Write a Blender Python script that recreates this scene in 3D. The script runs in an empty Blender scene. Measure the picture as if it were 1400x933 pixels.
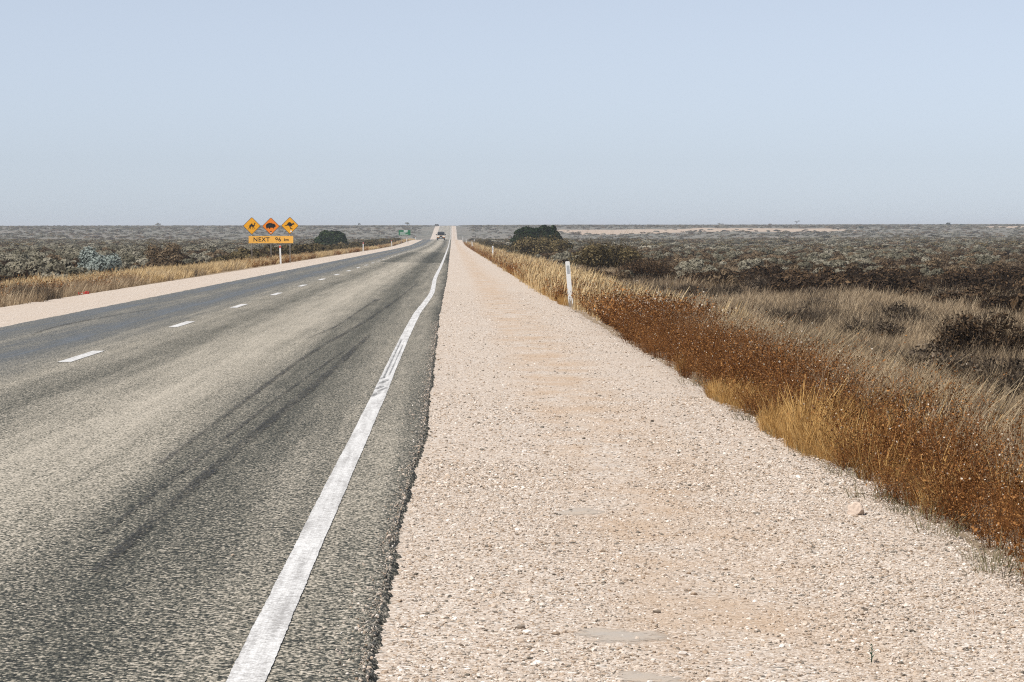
import bpy, math, random
import numpy as np
from mathutils import Vector, Matrix, Euler
from mathutils.geometry import tessellate_polygon

random.seed(7)
RNG = np.random.default_rng(11)
R = math.radians
SC = bpy.context.scene
COL = SC.collection

# ------------------------------------------------------------------ camera
EYE = 1.378
cam_d = bpy.data.cameras.new("camera")
cam_d.sensor_width = 36.0
cam_d.lens = 100.0
cam_d.clip_start = 0.5
cam_d.clip_end = 60000.0
cam = bpy.data.objects.new("camera", cam_d)
COL.objects.link(cam)
cam.location = (0, 0, EYE)
cam.rotation_euler = (Matrix.Rotation(R(-1.208), 3, 'Z') @ Matrix.Rotation(R(90 - 2.334), 3, 'X')
                      @ Matrix.Rotation(R(-0.09), 3, 'Z')).to_euler()
SC.camera = cam

# ------------------------------------------------------------------ sky and sun
SUN_EL, SUN_AZ = 57.0, 236.0          # azimuth clockwise from the road direction (+Y): from the left, a little behind
world = bpy.data.worlds.new("World")
SC.world = world
world.use_nodes = True
wn, wl = world.node_tree.nodes, world.node_tree.links
wn.clear()
sky = wn.new('ShaderNodeTexSky')
sky.sky_type = 'NISHITA'
sky.sun_disc = False
sky.sun_elevation = R(SUN_EL)
sky.sun_rotation = R(SUN_AZ)
sky.altitude = 0
sky.air_density = 0.7
sky.dust_density = 0.3
sky.ozone_density = 3.0
hs = wn.new('ShaderNodeHueSaturation')
hs.inputs['Saturation'].default_value = 0.27
bg = wn.new('ShaderNodeBackground')
bg.inputs['Strength'].default_value = 0.083
wo = wn.new('ShaderNodeOutputWorld')
wl.new(sky.outputs[0], hs.inputs['Color'])
wb = wn.new('ShaderNodeMix'); wb.data_type = 'RGBA'; wb.blend_type = 'MULTIPLY'     # white balance of the photograph, even over the whole sky
wb.inputs[0].default_value = 1.0
wb.inputs[7].default_value = (0.965, 1.05, 1.19, 1)
wl.new(hs.outputs[0], wb.inputs[6])
wl.new(wb.outputs[2], bg.inputs['Color'])
wl.new(bg.outputs[0], wo.inputs['Surface'])

sun_d = bpy.data.lights.new("sun", 'SUN')
sun_d.energy = 4.6
sun_d.angle = R(0.6)
sun_d.color = (1.0, 0.95, 0.88)
sun = bpy.data.objects.new("sun", sun_d)
COL.objects.link(sun)
sdir = Vector((math.cos(R(SUN_EL)) * math.sin(R(SUN_AZ)), math.cos(R(SUN_EL)) * math.cos(R(SUN_AZ)), math.sin(R(SUN_EL))))
sun.rotation_euler = sdir.to_track_quat('Z', 'Y').to_euler()
sun.location = (-40, -20, 80)

vs = SC.view_settings
vs.view_transform = 'Standard'
vs.look = 'None'
vs.exposure = 0.3
vs.gamma = 1.0
vs.use_curve_mapping = False
SC.render.engine = 'CYCLES'
SC.cycles.use_denoising = False
SC.cycles.max_bounces = 5
SC.cycles.diffuse_bounces = 3
SC.cycles.glossy_bounces = 2
SC.cycles.transmission_bounces = 3
SC.cycles.transparent_max_bounces = 6
SC.cycles.volume_bounces = 0
SC.cycles.filter_width = 1.15

# ------------------------------------------------------------------ node helpers
def new_mat(name):
    m = bpy.data.materials.new(name)
    m.use_nodes = True
    m.node_tree.nodes.clear()
    return m

class NT:
    def __init__(s, m):
        s.t = m.node_tree
    def n(s, typ, props=None, **inp):
        nd = s.t.nodes.new(typ)
        for k, v in (props or {}).items():
            setattr(nd, k, v)
        for k, v in inp.items():
            s.put(nd, k, v)
        return nd
    def put(s, nd, k, v):
        sock = nd.inputs[int(k[1:])] if k[0] == 'i' and k[1:].isdigit() else nd.inputs[k.replace('_', ' ')]
        if isinstance(v, bpy.types.NodeSocket):
            s.t.links.new(v, sock)
        else:
            sock.default_value = v
    def math(s, op, a, b=0.0, c=0.0, clamp=False):
        nd = s.n('ShaderNodeMath', dict(operation=op, use_clamp=clamp), i0=a, i1=b, i2=c)
        return nd.outputs[0]
    def ramp(s, fac, stops, interp='LINEAR'):
        nd = s.n('ShaderNodeValToRGB', Fac=fac)
        cr = nd.color_ramp
        cr.interpolation = interp
        while len(cr.elements) < len(stops):
            cr.elements.new(0.5)
        for e, (p, c) in zip(cr.elements, stops):
            e.position = p
            e.color = (*c, 1) if len(c) == 3 else c
        return nd.outputs[0]
    def mix(s, fac, a, b):
        nd = s.n('ShaderNodeMix', dict(data_type='RGBA'))
        s.put(nd, 'i0', fac)
        for i, v in ((6, a), (7, b)):
            s.put(nd, 'i%d' % i, v if isinstance(v, bpy.types.NodeSocket) else (*v[:3], 1))
        return nd.outputs[2]
    def vmul(s, v, vec):
        return s.n('ShaderNodeVectorMath', dict(operation='MULTIPLY'), i0=v, i1=vec).outputs[0]
    def noise(s, v, scale, detail=2, rough=0.5, out=0):
        return s.n('ShaderNodeTexNoise', Vector=v, Scale=scale, Detail=detail, Roughness=rough).outputs[out]
    def out(s, shader):
        o = s.n('ShaderNodeOutputMaterial')
        s.t.links.new(shader, o.inputs['Surface'])

def g(v):
    return (v, v, v)

def principled(nt, col, rough=0.8, spec=0.3, metal=0.0, normal=None):
    p = nt.n('ShaderNodeBsdfPrincipled', Roughness=rough, Metallic=metal)
    nt.put(p, 'Base_Color', col if isinstance(col, bpy.types.NodeSocket) else (*col, 1))
    p.inputs['Specular IOR Level'].default_value = spec
    if normal is not None:
        nt.put(p, 'Normal', normal)
    return p.outputs[0]

# plain surface with slight grime and wear
def mat_simple(name, col, rough=0.6, spec=0.4, metal=0.0, grime=0.25, scale=6.0):
    m = new_mat(name); nt = NT(m)
    co = nt.n('ShaderNodeTexCoord').outputs['Object']
    nz = nt.noise(co, scale, 4, 0.6)
    f = nt.ramp(nz, [(0.35, g(0)), (0.7, g(1))])
    c = nt.mix(nt.math('MULTIPLY', f, grime), col, tuple(x * 0.55 + 0.03 for x in col))
    nt.out(principled(nt, c, rough, spec, metal))
    return m

# foliage: colour varies per leaf (attribute var) and per plant (random)
def mat_leaf(name, a, b, c=None, trans=0.25, rough=0.75, rnd=0.35):
    m = new_mat(name); nt = NT(m)
    var = nt.n('ShaderNodeAttribute', dict(attribute_name='var')).outputs['Fac']
    orand = nt.n('ShaderNodeObjectInfo').outputs['Random']
    v = nt.math('ADD', nt.math('MULTIPLY', var, 1 - rnd), nt.math('MULTIPLY', orand, rnd))
    stops = [(0.1, a), (0.9, b)] if c is None else [(0.08, a), (0.5, b), (0.92, c)]
    col = nt.ramp(v, stops)
    p = principled(nt, col, rough, 0.08)
    t = nt.n('ShaderNodeBsdfTranslucent', Color=col).outputs[0]
    mx = nt.n('ShaderNodeMixShader', Fac=trans, i1=p, i2=t)
    nt.out(mx.outputs[0])
    return m

# ------------------------------------------------------------------ terrain functions
PY = np.array([-3000, -400, 0, 100, 250, 400, 500, 600, 680, 760, 850, 1000, 1150, 1280, 1450, 1617, 1700, 1850, 2200, 3000, 6000, 14000, 40000.])
PZ = np.array([4.0, 1.75, 0, -.437, -1.09, -1.72, -2.02, -2.08, -2.12, -2.5, -3.4, -4.6, -5.0, -4.55, -2.3, 0.3, 0.85, 0.9, 0.7, 0.7, 0.9, 1.2, 2.0]) 
# gentle side plains
QY = PY
QZ = np.array([3.2, 1.2, -.55, -1.0, -1.62, -2.2, -2.55, -2.75, -2.9, -3.05, -3.2, -3.2, -3.0, -2.5, -1.2, -0.2, 0.1, 0.3, 0.5, 0.5, 0.9, 1.2, 2.0])

def _pchip(x, X, Y):
    h = np.diff(X); d = np.diff(Y) / h
    m = np.zeros_like(Y)
    for i in range(1, len(X) - 1):
        if d[i - 1] * d[i] > 0:
            w1, w2 = 2 * h[i] + h[i - 1], h[i] + 2 * h[i - 1]
            m[i] = (w1 + w2) / (w1 / d[i - 1] + w2 / d[i])
    m[0], m[-1] = d[0], d[-1]
    x = np.clip(np.asarray(x, float), X[0], X[-1])
    k = np.clip(np.searchsorted(X, x) - 1, 0, len(h) - 1)
    t = (x - X[k]) / h[k]
    return ((1 + 2 * t) * (1 - t) ** 2 * Y[k] + t * (1 - t) ** 2 * h[k] * m[k]
            + t * t * (3 - 2 * t) * Y[k + 1] + t * t * (t - 1) * h[k] * m[k + 1])

def zr(y):
    return _pchip(y, PY, PZ)

def sstep(t):
    t = np.clip(t, 0, 1)
    return t * t * (3 - 2 * t)

_W = [(RNG.uniform(-1, 1), RNG.uniform(-1, 1), RNG.uniform(0, 6.28)) for _ in range(14)]
def fnoise(x, y, s):
    v = 0
    for i, (a, b, p) in enumerate(_W):
        n = math.hypot(a, b) + 1e-6
        k = s * (0.6 + 0.28 * i)
        v = v + np.sin((a / n * x + b / n * y) * k + p * (1 + i)) / (1 + 0.25 * i)
    return v / 4.2

XR, XL = 2.38, -9.60
def side(x):
    return np.maximum(np.maximum(x - XR, XL - x), 0)

def zt(x, y):
    x = np.asarray(x, float); y = np.asarray(y, float)
    s = side(x)
    base = zr(y) - 0.105 - 0.39 * sstep(s / 4.5)
    w = sstep((s - 12) / 130)
    z = base * (1 - w) + (_pchip(y, QY, QZ) + 0.0) * w
    z = z + fnoise(x, y, 0.55) * 0.05 * sstep(s / 3) + fnoise(x + 40, y, 0.03) * 0.25 * sstep((s - 30) / 80)
    z = z + fnoise(x, y * 0.4, 0.004) * 1.0 * sstep((y - 1900) / 2500)
    z = np.where((x > XL + 0.55) & (x < XR - 0.55), zr(y) - 0.22, z)
    return z

# pixel of the photograph (1400 wide) -> flat estimate helpers are only used for measured positions written below

# ------------------------------------------------------------------ mesh helpers
def link(o, parent=None):
    COL.objects.link(o)
    if parent is not None:
        o.parent = parent
    return o

def mesh_np(name, V, F, mat=None, smooth=False, attrs=None):
    """V (n,3); F list of faces or an (m,k) int array"""
    me = bpy.data.meshes.new(name)
    V = np.ascontiguousarray(V, dtype=np.float32)
    if isinstance(F, np.ndarray):
        m, k = F.shape
        me.vertices.add(len(V)); me.vertices.foreach_set('co', V.ravel())
        me.loops.add(m * k); me.loops.foreach_set('vertex_index', F.astype(np.int32).ravel())
        me.polygons.add(m)
        me.polygons.foreach_set('loop_start', np.arange(0, m * k, k, dtype=np.int32))
        me.update(calc_edges=True)
    else:
        me.from_pydata([tuple(v) for v in V.tolist()], [], [tuple(f) for f in F])
        me.update()
    for k, a in (attrs or {}).items():
        at = me.attributes.new(k, 'FLOAT', 'POINT')
        at.data.foreach_set('value', np.ascontiguousarray(a, dtype=np.float32))
    if smooth:
        me.polygons.foreach_set('use_smooth', np.ones(len(me.polygons), dtype=bool))
    if mat is not None:
        me.materials.append(mat)
    return me

def obj(name, me, parent=None):
    return link(bpy.data.objects.new(name, me), parent)

def empty(name, loc=(0, 0, 0), rz=0.0):
    o = bpy.data.objects.new(name, None)
    o.empty_display_size = 0.2
    o.location = loc
    o.rotation_euler = (0, 0, rz)
    return link(o)

def tag(o, label=None, cat=None, group=None, kind=None):
    if label: o['label'] = label
    if cat: o['category'] = cat
    if group: o['group'] = group
    if kind: o['kind'] = kind
    return o

class MB:
    def __init__(s):
        s.v, s.f = [], []
    def add(s, vs, fs):
        n = len(s.v)
        s.v += [tuple(v) for v in vs]
        s.f += [tuple(i + n for i in f) for f in fs]
        return s
    def box(s, lo, hi):
        (a, b, c), (d, e, f) = lo, hi
        return s.add([(a, b, c), (d, b, c), (d, e, c), (a, e, c), (a, b, f), (d, b, f), (d, e, f), (a, e, f)],
                     [(0, 3, 2, 1), (4, 5, 6, 7), (0, 1, 5, 4), (1, 2, 6, 5), (2, 3, 7, 6), (3, 0, 4, 7)])
    def tube(s, pts, rad, n=6, cap=True):
        pts = [Vector(p) for p in pts]
        if not isinstance(rad, (list, tuple)):
            rad = [rad] * len(pts)
        base = len(s.v)
        for i, p in enumerate(pts):
            t = (pts[min(i + 1, len(pts) - 1)] - pts[max(i - 1, 0)]).normalized()
            a = t.orthogonal().normalized(); b = t.cross(a)
            for k in range(n):
                th = 2 * math.pi * k / n
                s.v.append(tuple(p + (a * math.cos(th) + b * math.sin(th)) * rad[i]))
        for i in range(len(pts) - 1):
            for k in range(n):
                k2 = (k + 1) % n
                s.f.append((base + i * n + k, base + i * n + k2, base + (i + 1) * n + k2, base + (i + 1) * n + k))
        if cap:
            s.f.append(tuple(base + k for k in range(n))[::-1])
            s.f.append(tuple(base + (len(pts) - 1) * n + k for k in range(n)))
        return s
    def rings(s, rings, closed=True, cap=True):
        base = len(s.v); n = len(rings[0])
        for r in rings:
            s.v += [tuple(p) for p in r]
        for i in range(len(rings) - 1):
            for k in range(n if closed else n - 1):
                k2 = (k + 1) % n
                s.f.append((base + i * n + k, base + i * n + k2, base + (i + 1) * n + k2, base + (i + 1) * n + k))
        if cap:
            s.f.append(tuple(base + k for k in range(n))[::-1])
            s.f.append(tuple(base + (len(rings) - 1) * n + k for k in range(n)))
        return s
    def plate(s, poly, y0, y1):
        """2-D outline (x, z) extruded from y0 to y1"""
        tri = tessellate_polygon([[Vector((p[0], p[1], 0)) for p in poly]])
        n = len(poly)
        vs_ = [(x, y0, z) for x, z in poly] + [(x, y1, z) for x, z in poly]
        fs = [tuple(t) for t in tri] + [tuple(i + n for i in t)[::-1] for t in tri]
        fs += [(i, (i + 1) % n, n + (i + 1) % n, n + i) for i in range(n)]
        return s.add(vs_, fs)
    def mesh(s, name, mat, smooth=False, bevel=0.0):
        me = mesh_np(name, np.array(s.v), s.f, mat)
        import bmesh
        bm = bmesh.new(); bm.from_mesh(me)
        bmesh.ops.recalc_face_normals(bm, faces=bm.faces)
        if bevel:
            bmesh.ops.bevel(bm, geom=[e for e in bm.edges], offset=bevel, segments=2, affect='EDGES', clamp_overlap=True)
        bm.to_mesh(me); bm.free()
        if smooth:
            me.polygons.foreach_set('use_smooth', np.ones(len(me.polygons), dtype=bool))
        return me
    def build(s, name, mat, parent=None, smooth=False, bevel=0.0):
        return obj(name, s.mesh(name, mat, smooth, bevel), parent)

# ------------------------------------------------------------------ materials of the setting
def mat_bitumen():
    m = new_mat("chip_seal_bitumen"); nt = NT(m)
    pos = nt.n('ShaderNodeNewGeometry').outputs['Position']
    sep = nt.n('ShaderNodeSeparateXYZ', Vector=pos)
    X, Y = sep.outputs[0], sep.outputs[1]
    # wandering of the wheel paths along the road
    wob = nt.math('MULTIPLY', nt.math('SUBTRACT', nt.noise(nt.vmul(pos, (0.25, 0.035, 0)), 1.0, 3), 0.5), 0.34)
    u = nt.math('DIVIDE', nt.math('ADD', nt.math('ADD', X, wob), 7.2), 7.2)
    def U(x): return (x + 7.2) / 7.2
    L = nt.ramp(u, [(U(-7.05), g(.24)), (U(-6.65), g(.12)), (U(-5.95), g(.34)), (U(-5.15), g(.10)), (U(-4.60), g(.40)), (U(-4.05), g(.55)),
                    (U(-3.45), g(.34)), (U(-2.95), g(.62)), (U(-2.45), g(.78)), (U(-1.95), g(.58)), (U(-1.60), g(.26)), (U(-1.25), g(.20)), (U(-1.00), g(.40)),
                    (U(-.62), g(.50)), (U(-.42), g(.52)), (U(-.24), g(.26))])
    # streaks pulled along the travel direction and blotches
    st = nt.noise(nt.vmul(pos, (5.5, 0.10, 0)), 1.0, 4, 0.6)
    bl = nt.noise(nt.vmul(pos, (1.3, 0.35, 0)), 1.0, 4, 0.6)
    L = nt.math('ADD', L, nt.math('MULTIPLY', nt.math('SUBTRACT', st, 0.5), 0.60))
    L = nt.math('ADD', L, nt.math('MULTIPLY', nt.math('SUBTRACT', bl, 0.5), 0.26))
    # a later reseal, darker, across the oncoming lane
    reseal = nt.math('MULTIPLY', nt.math('MULTIPLY', nt.math('GREATER_THAN', nt.math('ADD', Y, nt.math('MULTIPLY', X, 1.5)), 152.0), nt.math('LESS_THAN', Y, 262.0)),
                     nt.math('GREATER_THAN', X, -4.05))
    L = nt.math('SUBTRACT', L, nt.math('MULTIPLY', reseal, 0.22))
    far_sheen = nt.math('GREATER_THAN', Y, 880.0)      # road beyond the rise paled in colour for grazing sky reflection and haze
    L = nt.math('ADD', nt.math('MULTIPLY', L, nt.math('SUBTRACT', 1.0, nt.math('MULTIPLY', far_sheen, 0.85))), nt.math('MULTIPLY', far_sheen, 0.55))
    # aggregate chips
    vor = nt.n('ShaderNodeTexVoronoi', Vector=pos, Scale=78.0)
    rnd = nt.n('ShaderNodeSeparateColor', Color=vor.outputs['Color'])
    r1, r2 = rnd.outputs[0], rnd.outputs[1]
    clump = nt.noise(nt.vmul(pos, (1.0, 0.30, 0)), 78.0, 3, 0.65)
    k = nt.math('ADD', nt.math('ADD', nt.math('MULTIPLY', r1, 0.95), nt.math('MULTIPLY', clump, 2.3)), nt.math('SUBTRACT', nt.math('MULTIPLY', L, 1.0), 1.56))
    chip = nt.ramp(k, [(0.10, (.012, .014, .012)), (0.38, (.052, .055, .045)), (0.60, (.18, .168, .132)), (0.84, (.37, .328, .265)), (1.0, (.50, .45, .375))])
    tint = nt.mix(nt.math('MULTIPLY', r2, 0.35), chip, nt.mix(0.5, chip, (.20, .19, .16)))
    # grit dust blown over the outer edge
    polish = nt.ramp(L, [(0.05, g(.33)), (0.32, g(.56)), (0.6, g(.85))])
    rough = nt.math('MAXIMUM', polish, nt.ramp(u, [(U(-4.7), g(.0)), (U(-4.2), g(.72))]))
    dist = vor.outputs['Distance']
    bump = nt.n('ShaderNodeBump', Strength=nt.ramp(rough, [(0.3, g(.18)), (0.75, g(.75))]), Distance=0.006, Height=nt.math('ADD', nt.math('MULTIPLY', dist, -1.0), nt.math('MULTIPLY', r2, 0.5)))
    pb = principled(nt, tint, rough, 0.45, 0.0, bump.outputs[0])
    nt.put(pb.node, 'Specular_IOR_Level', nt.ramp(u, [(U(-4.7), g(.5)), (U(-4.1), g(.15))]))
    nt.out(pb)
    return m

def gravel_color(nt, pos, r, shift=None):
    stops = [(0.0, (.04, .046, .044)), (0.08, (.11, .105, .095)), (0.15, (.25, .18, .125)), (0.27, (.38, .30, .23)), (0.55, (.47, .40, .335)),
             (0.80, (.55, .48, .415)), (1.0, (.74, .70, .65))]
    return nt.ramp(r, stops)

def mat_gravel():
    m = new_mat("crushed_limestone_gravel"); nt = NT(m)
    pos = nt.n('ShaderNodeNewGeometry').outputs['Position']
    sep = nt.n('ShaderNodeSeparateXYZ', Vector=pos)
    X, Y = sep.outputs[0], sep.outputs[1]
    v1 = nt.n('ShaderNodeTexVoronoi', Vector=pos, Scale=62.0)
    v2 = nt.n('ShaderNodeTexVoronoi', Vector=pos, Scale=150.0)
    c1 = nt.n('ShaderNodeSeparateColor', Color=v1.outputs['Color'])
    c2 = nt.n('ShaderNodeSeparateColor', Color=v2.outputs['Color'])
    col1 = gravel_color(nt, pos, c1.outputs[0])
    col2 = gravel_color(nt, pos, nt.math('ADD', nt.math('MULTIPLY', c2.outputs[0], 0.8), 0.2))
    big = nt.math('GREATER_THAN', nt.math('ADD', c1.outputs[1], nt.math('MULTIPLY', nt.noise(pos, 3.0, 3), 0.4)), 0.62)
    col = nt.mix(big, col2, col1)
    # fine ochre dust gathered in drifts
    dr = nt.noise(nt.vmul(pos, (1.0, 0.55, 0)), 1.5, 4, 0.6)
    band = nt.ramp(nt.math('MULTIPLY', nt.math('ADD', X, nt.math('MULTIPLY', nt.noise(nt.vmul(pos, (0.3, 0.12, 0)), 1.0, 2), 0.5)), 0.4), [(0.30, g(0.12)), (0.44, g(1.0)), (0.58, g(1.0)), (0.80, g(0.2))])
    dm = nt.math('MULTIPLY', nt.ramp(dr, [(0.36, g(0)), (0.60, g(1))]), nt.math('MULTIPLY', band, 0.75))
    col = nt.mix(dm, col, (.42, .30, .20))
    big2 = nt.noise(nt.vmul(pos, (0.6, 0.10, 0)), 1.0, 3)
    col = nt.mix(nt.math('MULTIPLY', nt.ramp(big2, [(0.4, g(0)), (0.65, g(1))]), 0.30), col, (.455, .375, .305))
    h = nt.math('ADD', nt.math('MULTIPLY', v1.outputs['Distance'], -1.2), nt.math('MULTIPLY', v2.outputs['Distance'], -0.5))
    bump = nt.n('ShaderNodeBump', Strength=0.6, Distance=0.008, Height=h)
    nt.out(principled(nt, col, 0.9, 0.2, 0.0, bump.outputs[0]))
    return m

def mat_stone():
    m = new_mat("loose_stone"); nt = NT(m)
    r = nt.n('ShaderNodeObjectInfo').outputs['Random']
    co = nt.n('ShaderNodeTexCoord').outputs['Object']
    col = gravel_color(nt, None, r)
    col = nt.mix(nt.math('MULTIPLY', nt.noise(co, 60.0, 3), 0.35), col, (.50, .38, .27))
    nt.out(principled(nt, col, 0.85, 0.25))
    return m

def mat_clay():
    m = new_mat("dried_clay_pan"); nt = NT(m)
    pos = nt.n('ShaderNodeNewGeometry').outputs['Position']
    n1 = nt.noise(pos, 7.0, 4, 0.6)
    n2 = nt.noise(pos, 55.0, 3, 0.6)
    col = nt.mix(nt.ramp(n1, [(0.35, g(0)), (0.65, g(1))]), (.45, .375, .30), (.405, .365, .32))
    col = nt.mix(nt.math('MULTIPLY', nt.ramp(n2, [(0.5, g(0)), (0.75, g(1))]), 0.35), col, (.48, .41, .34))
    bump = nt.n('ShaderNodeBump', Strength=0.25, Distance=0.01, Height=n2)
    rim = nt.n('ShaderNodeAttribute', dict(attribute_name='rim')).outputs['Fac']
    a_ = nt.math('ADD', rim, nt.math('MULTIPLY', nt.math('SUBTRACT', nt.noise(pos, 30.0, 4, 0.7), 0.5), 1.3))
    sh = nt.n('ShaderNodeMixShader', Fac=nt.ramp(a_, [(0.35, g(0)), (0.75, g(.9))]), i1=nt.n('ShaderNodeBsdfTransparent').outputs[0], i2=principled(nt, col, 0.8, 0.3, 0.0, bump.outputs[0]))
    nt.out(sh.outputs[0])
    return m

def mat_paint():
    m = new_mat("worn_white_line_paint"); nt = NT(m)
    pos = nt.n('ShaderNodeNewGeometry').outputs['Position']
    v = nt.n('ShaderNodeTexVoronoi', Vector=pos, Scale=95.0)
    r = nt.n('ShaderNodeSeparateColor', Color=v.outputs['Color']).outputs[0]
    st = nt.noise(nt.vmul(pos, (28.0, 0.7, 0)), 1.0, 3, 0.6)
    bl = nt.noise(nt.vmul(pos, (6.0, 1.3, 0)), 1.0, 4, 0.65)
    w = nt.math('ADD', nt.math('MULTIPLY', st, 0.6), nt.math('ADD', nt.math('MULTIPLY', bl, 0.6), nt.math('MULTIPLY', r, 0.35)))
    wear = nt.ramp(w, [(0.62, g(0)), (0.98, g(1))])
    col = nt.mix(nt.math('MULTIPLY', r, 0.25), (.66, .655, .645), (.50, .495, .48))
    col = nt.mix(nt.math('MULTIPLY', wear, 0.72), col, (.20, .19, .18))
    bump = nt.n('ShaderNodeBump', Strength=0.6, Distance=0.004, Height=nt.math('MULTIPLY', v.outputs['Distance'], -1.0))
    nt.out(principled(nt, col, 0.7, 0.3, 0.0, bump.outputs[0]))
    return m

def mat_rubber_mark(name="tyre_rubber_mark", c=(.03, .03, .03), sc=60.0, lo=.10):
    m = new_mat(name); nt = NT(m)
    pos = nt.n('ShaderNodeNewGeometry').outputs['Position']
    n = nt.noise(nt.vmul(pos, (1, .35, 1)), sc, 3, 0.6)
    n2 = nt.noise(nt.vmul(pos, (3.0, 0.4, 0)), 1.0, 3, 0.6)
    f = nt.math('MULTIPLY', nt.ramp(n, [(0.36, g(0)), (0.62, g(1))]), nt.ramp(n2, [(0.32, g(lo)), (0.60, g(0.75))]))
    p = principled(nt, c, 0.7, 0.3)
    t = nt.n('ShaderNodeBsdfTransparent').outputs[0]
    mx = nt.n('ShaderNodeMixShader', Fac=f, i1=t, i2=p)
    nt.out(mx.outputs[0])
    return m

def mat_ground():
    m = new_mat("scrub_plain_soil"); nt = NT(m)
    pos = nt.n('ShaderNodeNewGeometry').outputs['Position']
    sep = nt.n('ShaderNodeSeparateXYZ', Vector=pos)
    sand = nt.n('ShaderNodeAttribute', dict(attribute_name='sand')).outputs['Fac']
    far = nt.n('ShaderNodeAttribute', dict(attribute_name='far')).outputs['Fac']
    n1 = nt.noise(pos, 2.2, 5, 0.65)
    n2 = nt.noise(pos, 22.0, 4, 0.65)
    soil = nt.mix(n1, (.20, .145, .095), (.34, .26, .18))
    soil = nt.mix(nt.math('MULTIPLY', n2, 0.6), soil, (.25, .20, .145))
    # beyond what can be told apart: scrub crowns over soil
    v = nt.n('ShaderNodeTexVoronoi', Vector=pos, Scale=0.45)
    vr = nt.n('ShaderNodeSeparateColor', Color=v.outputs['Color']).outputs[0]
    v3 = nt.noise(nt.vmul(pos, (0.02, 0.006, 0)), 1.0, 4, 0.6)
    scr = nt.ramp(vr, [(0.0, (.06, .056, .044)), (0.4, (.12, .115, .095)), (0.75, (.17, .165, .14)), (1.0, (.22, .20, .16))])
    scr = nt.mix(nt.ramp(v3, [(0.4, g(0)), (0.62, g(0.55))]), scr, (.17, .145, .12))
    col = nt.mix(far, soil, scr)
    sn = nt.noise(pos, 0.35, 4, 0.6)
    sandc = nt.mix(sn, (.33, .25, .185), (.42, .335, .26))
    edge = nt.math('ADD', sand, nt.math('MULTIPLY', nt.math('SUBTRACT', nt.noise(nt.vmul(pos, (0.10, 0.02, 0)), 1.0, 4, 0.65), 0.5), 0.9))
    col = nt.mix(nt.ramp(edge, [(0.42, g(0)), (0.55, g(1))]), col, sandc)
    bump = nt.n('ShaderNodeBump', Strength=0.7, Distance=0.05, Height=n2)
    nt.out(principled(nt, col, 0.95, 0.1, 0.0, bump.outputs[0]))
    return m

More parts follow.
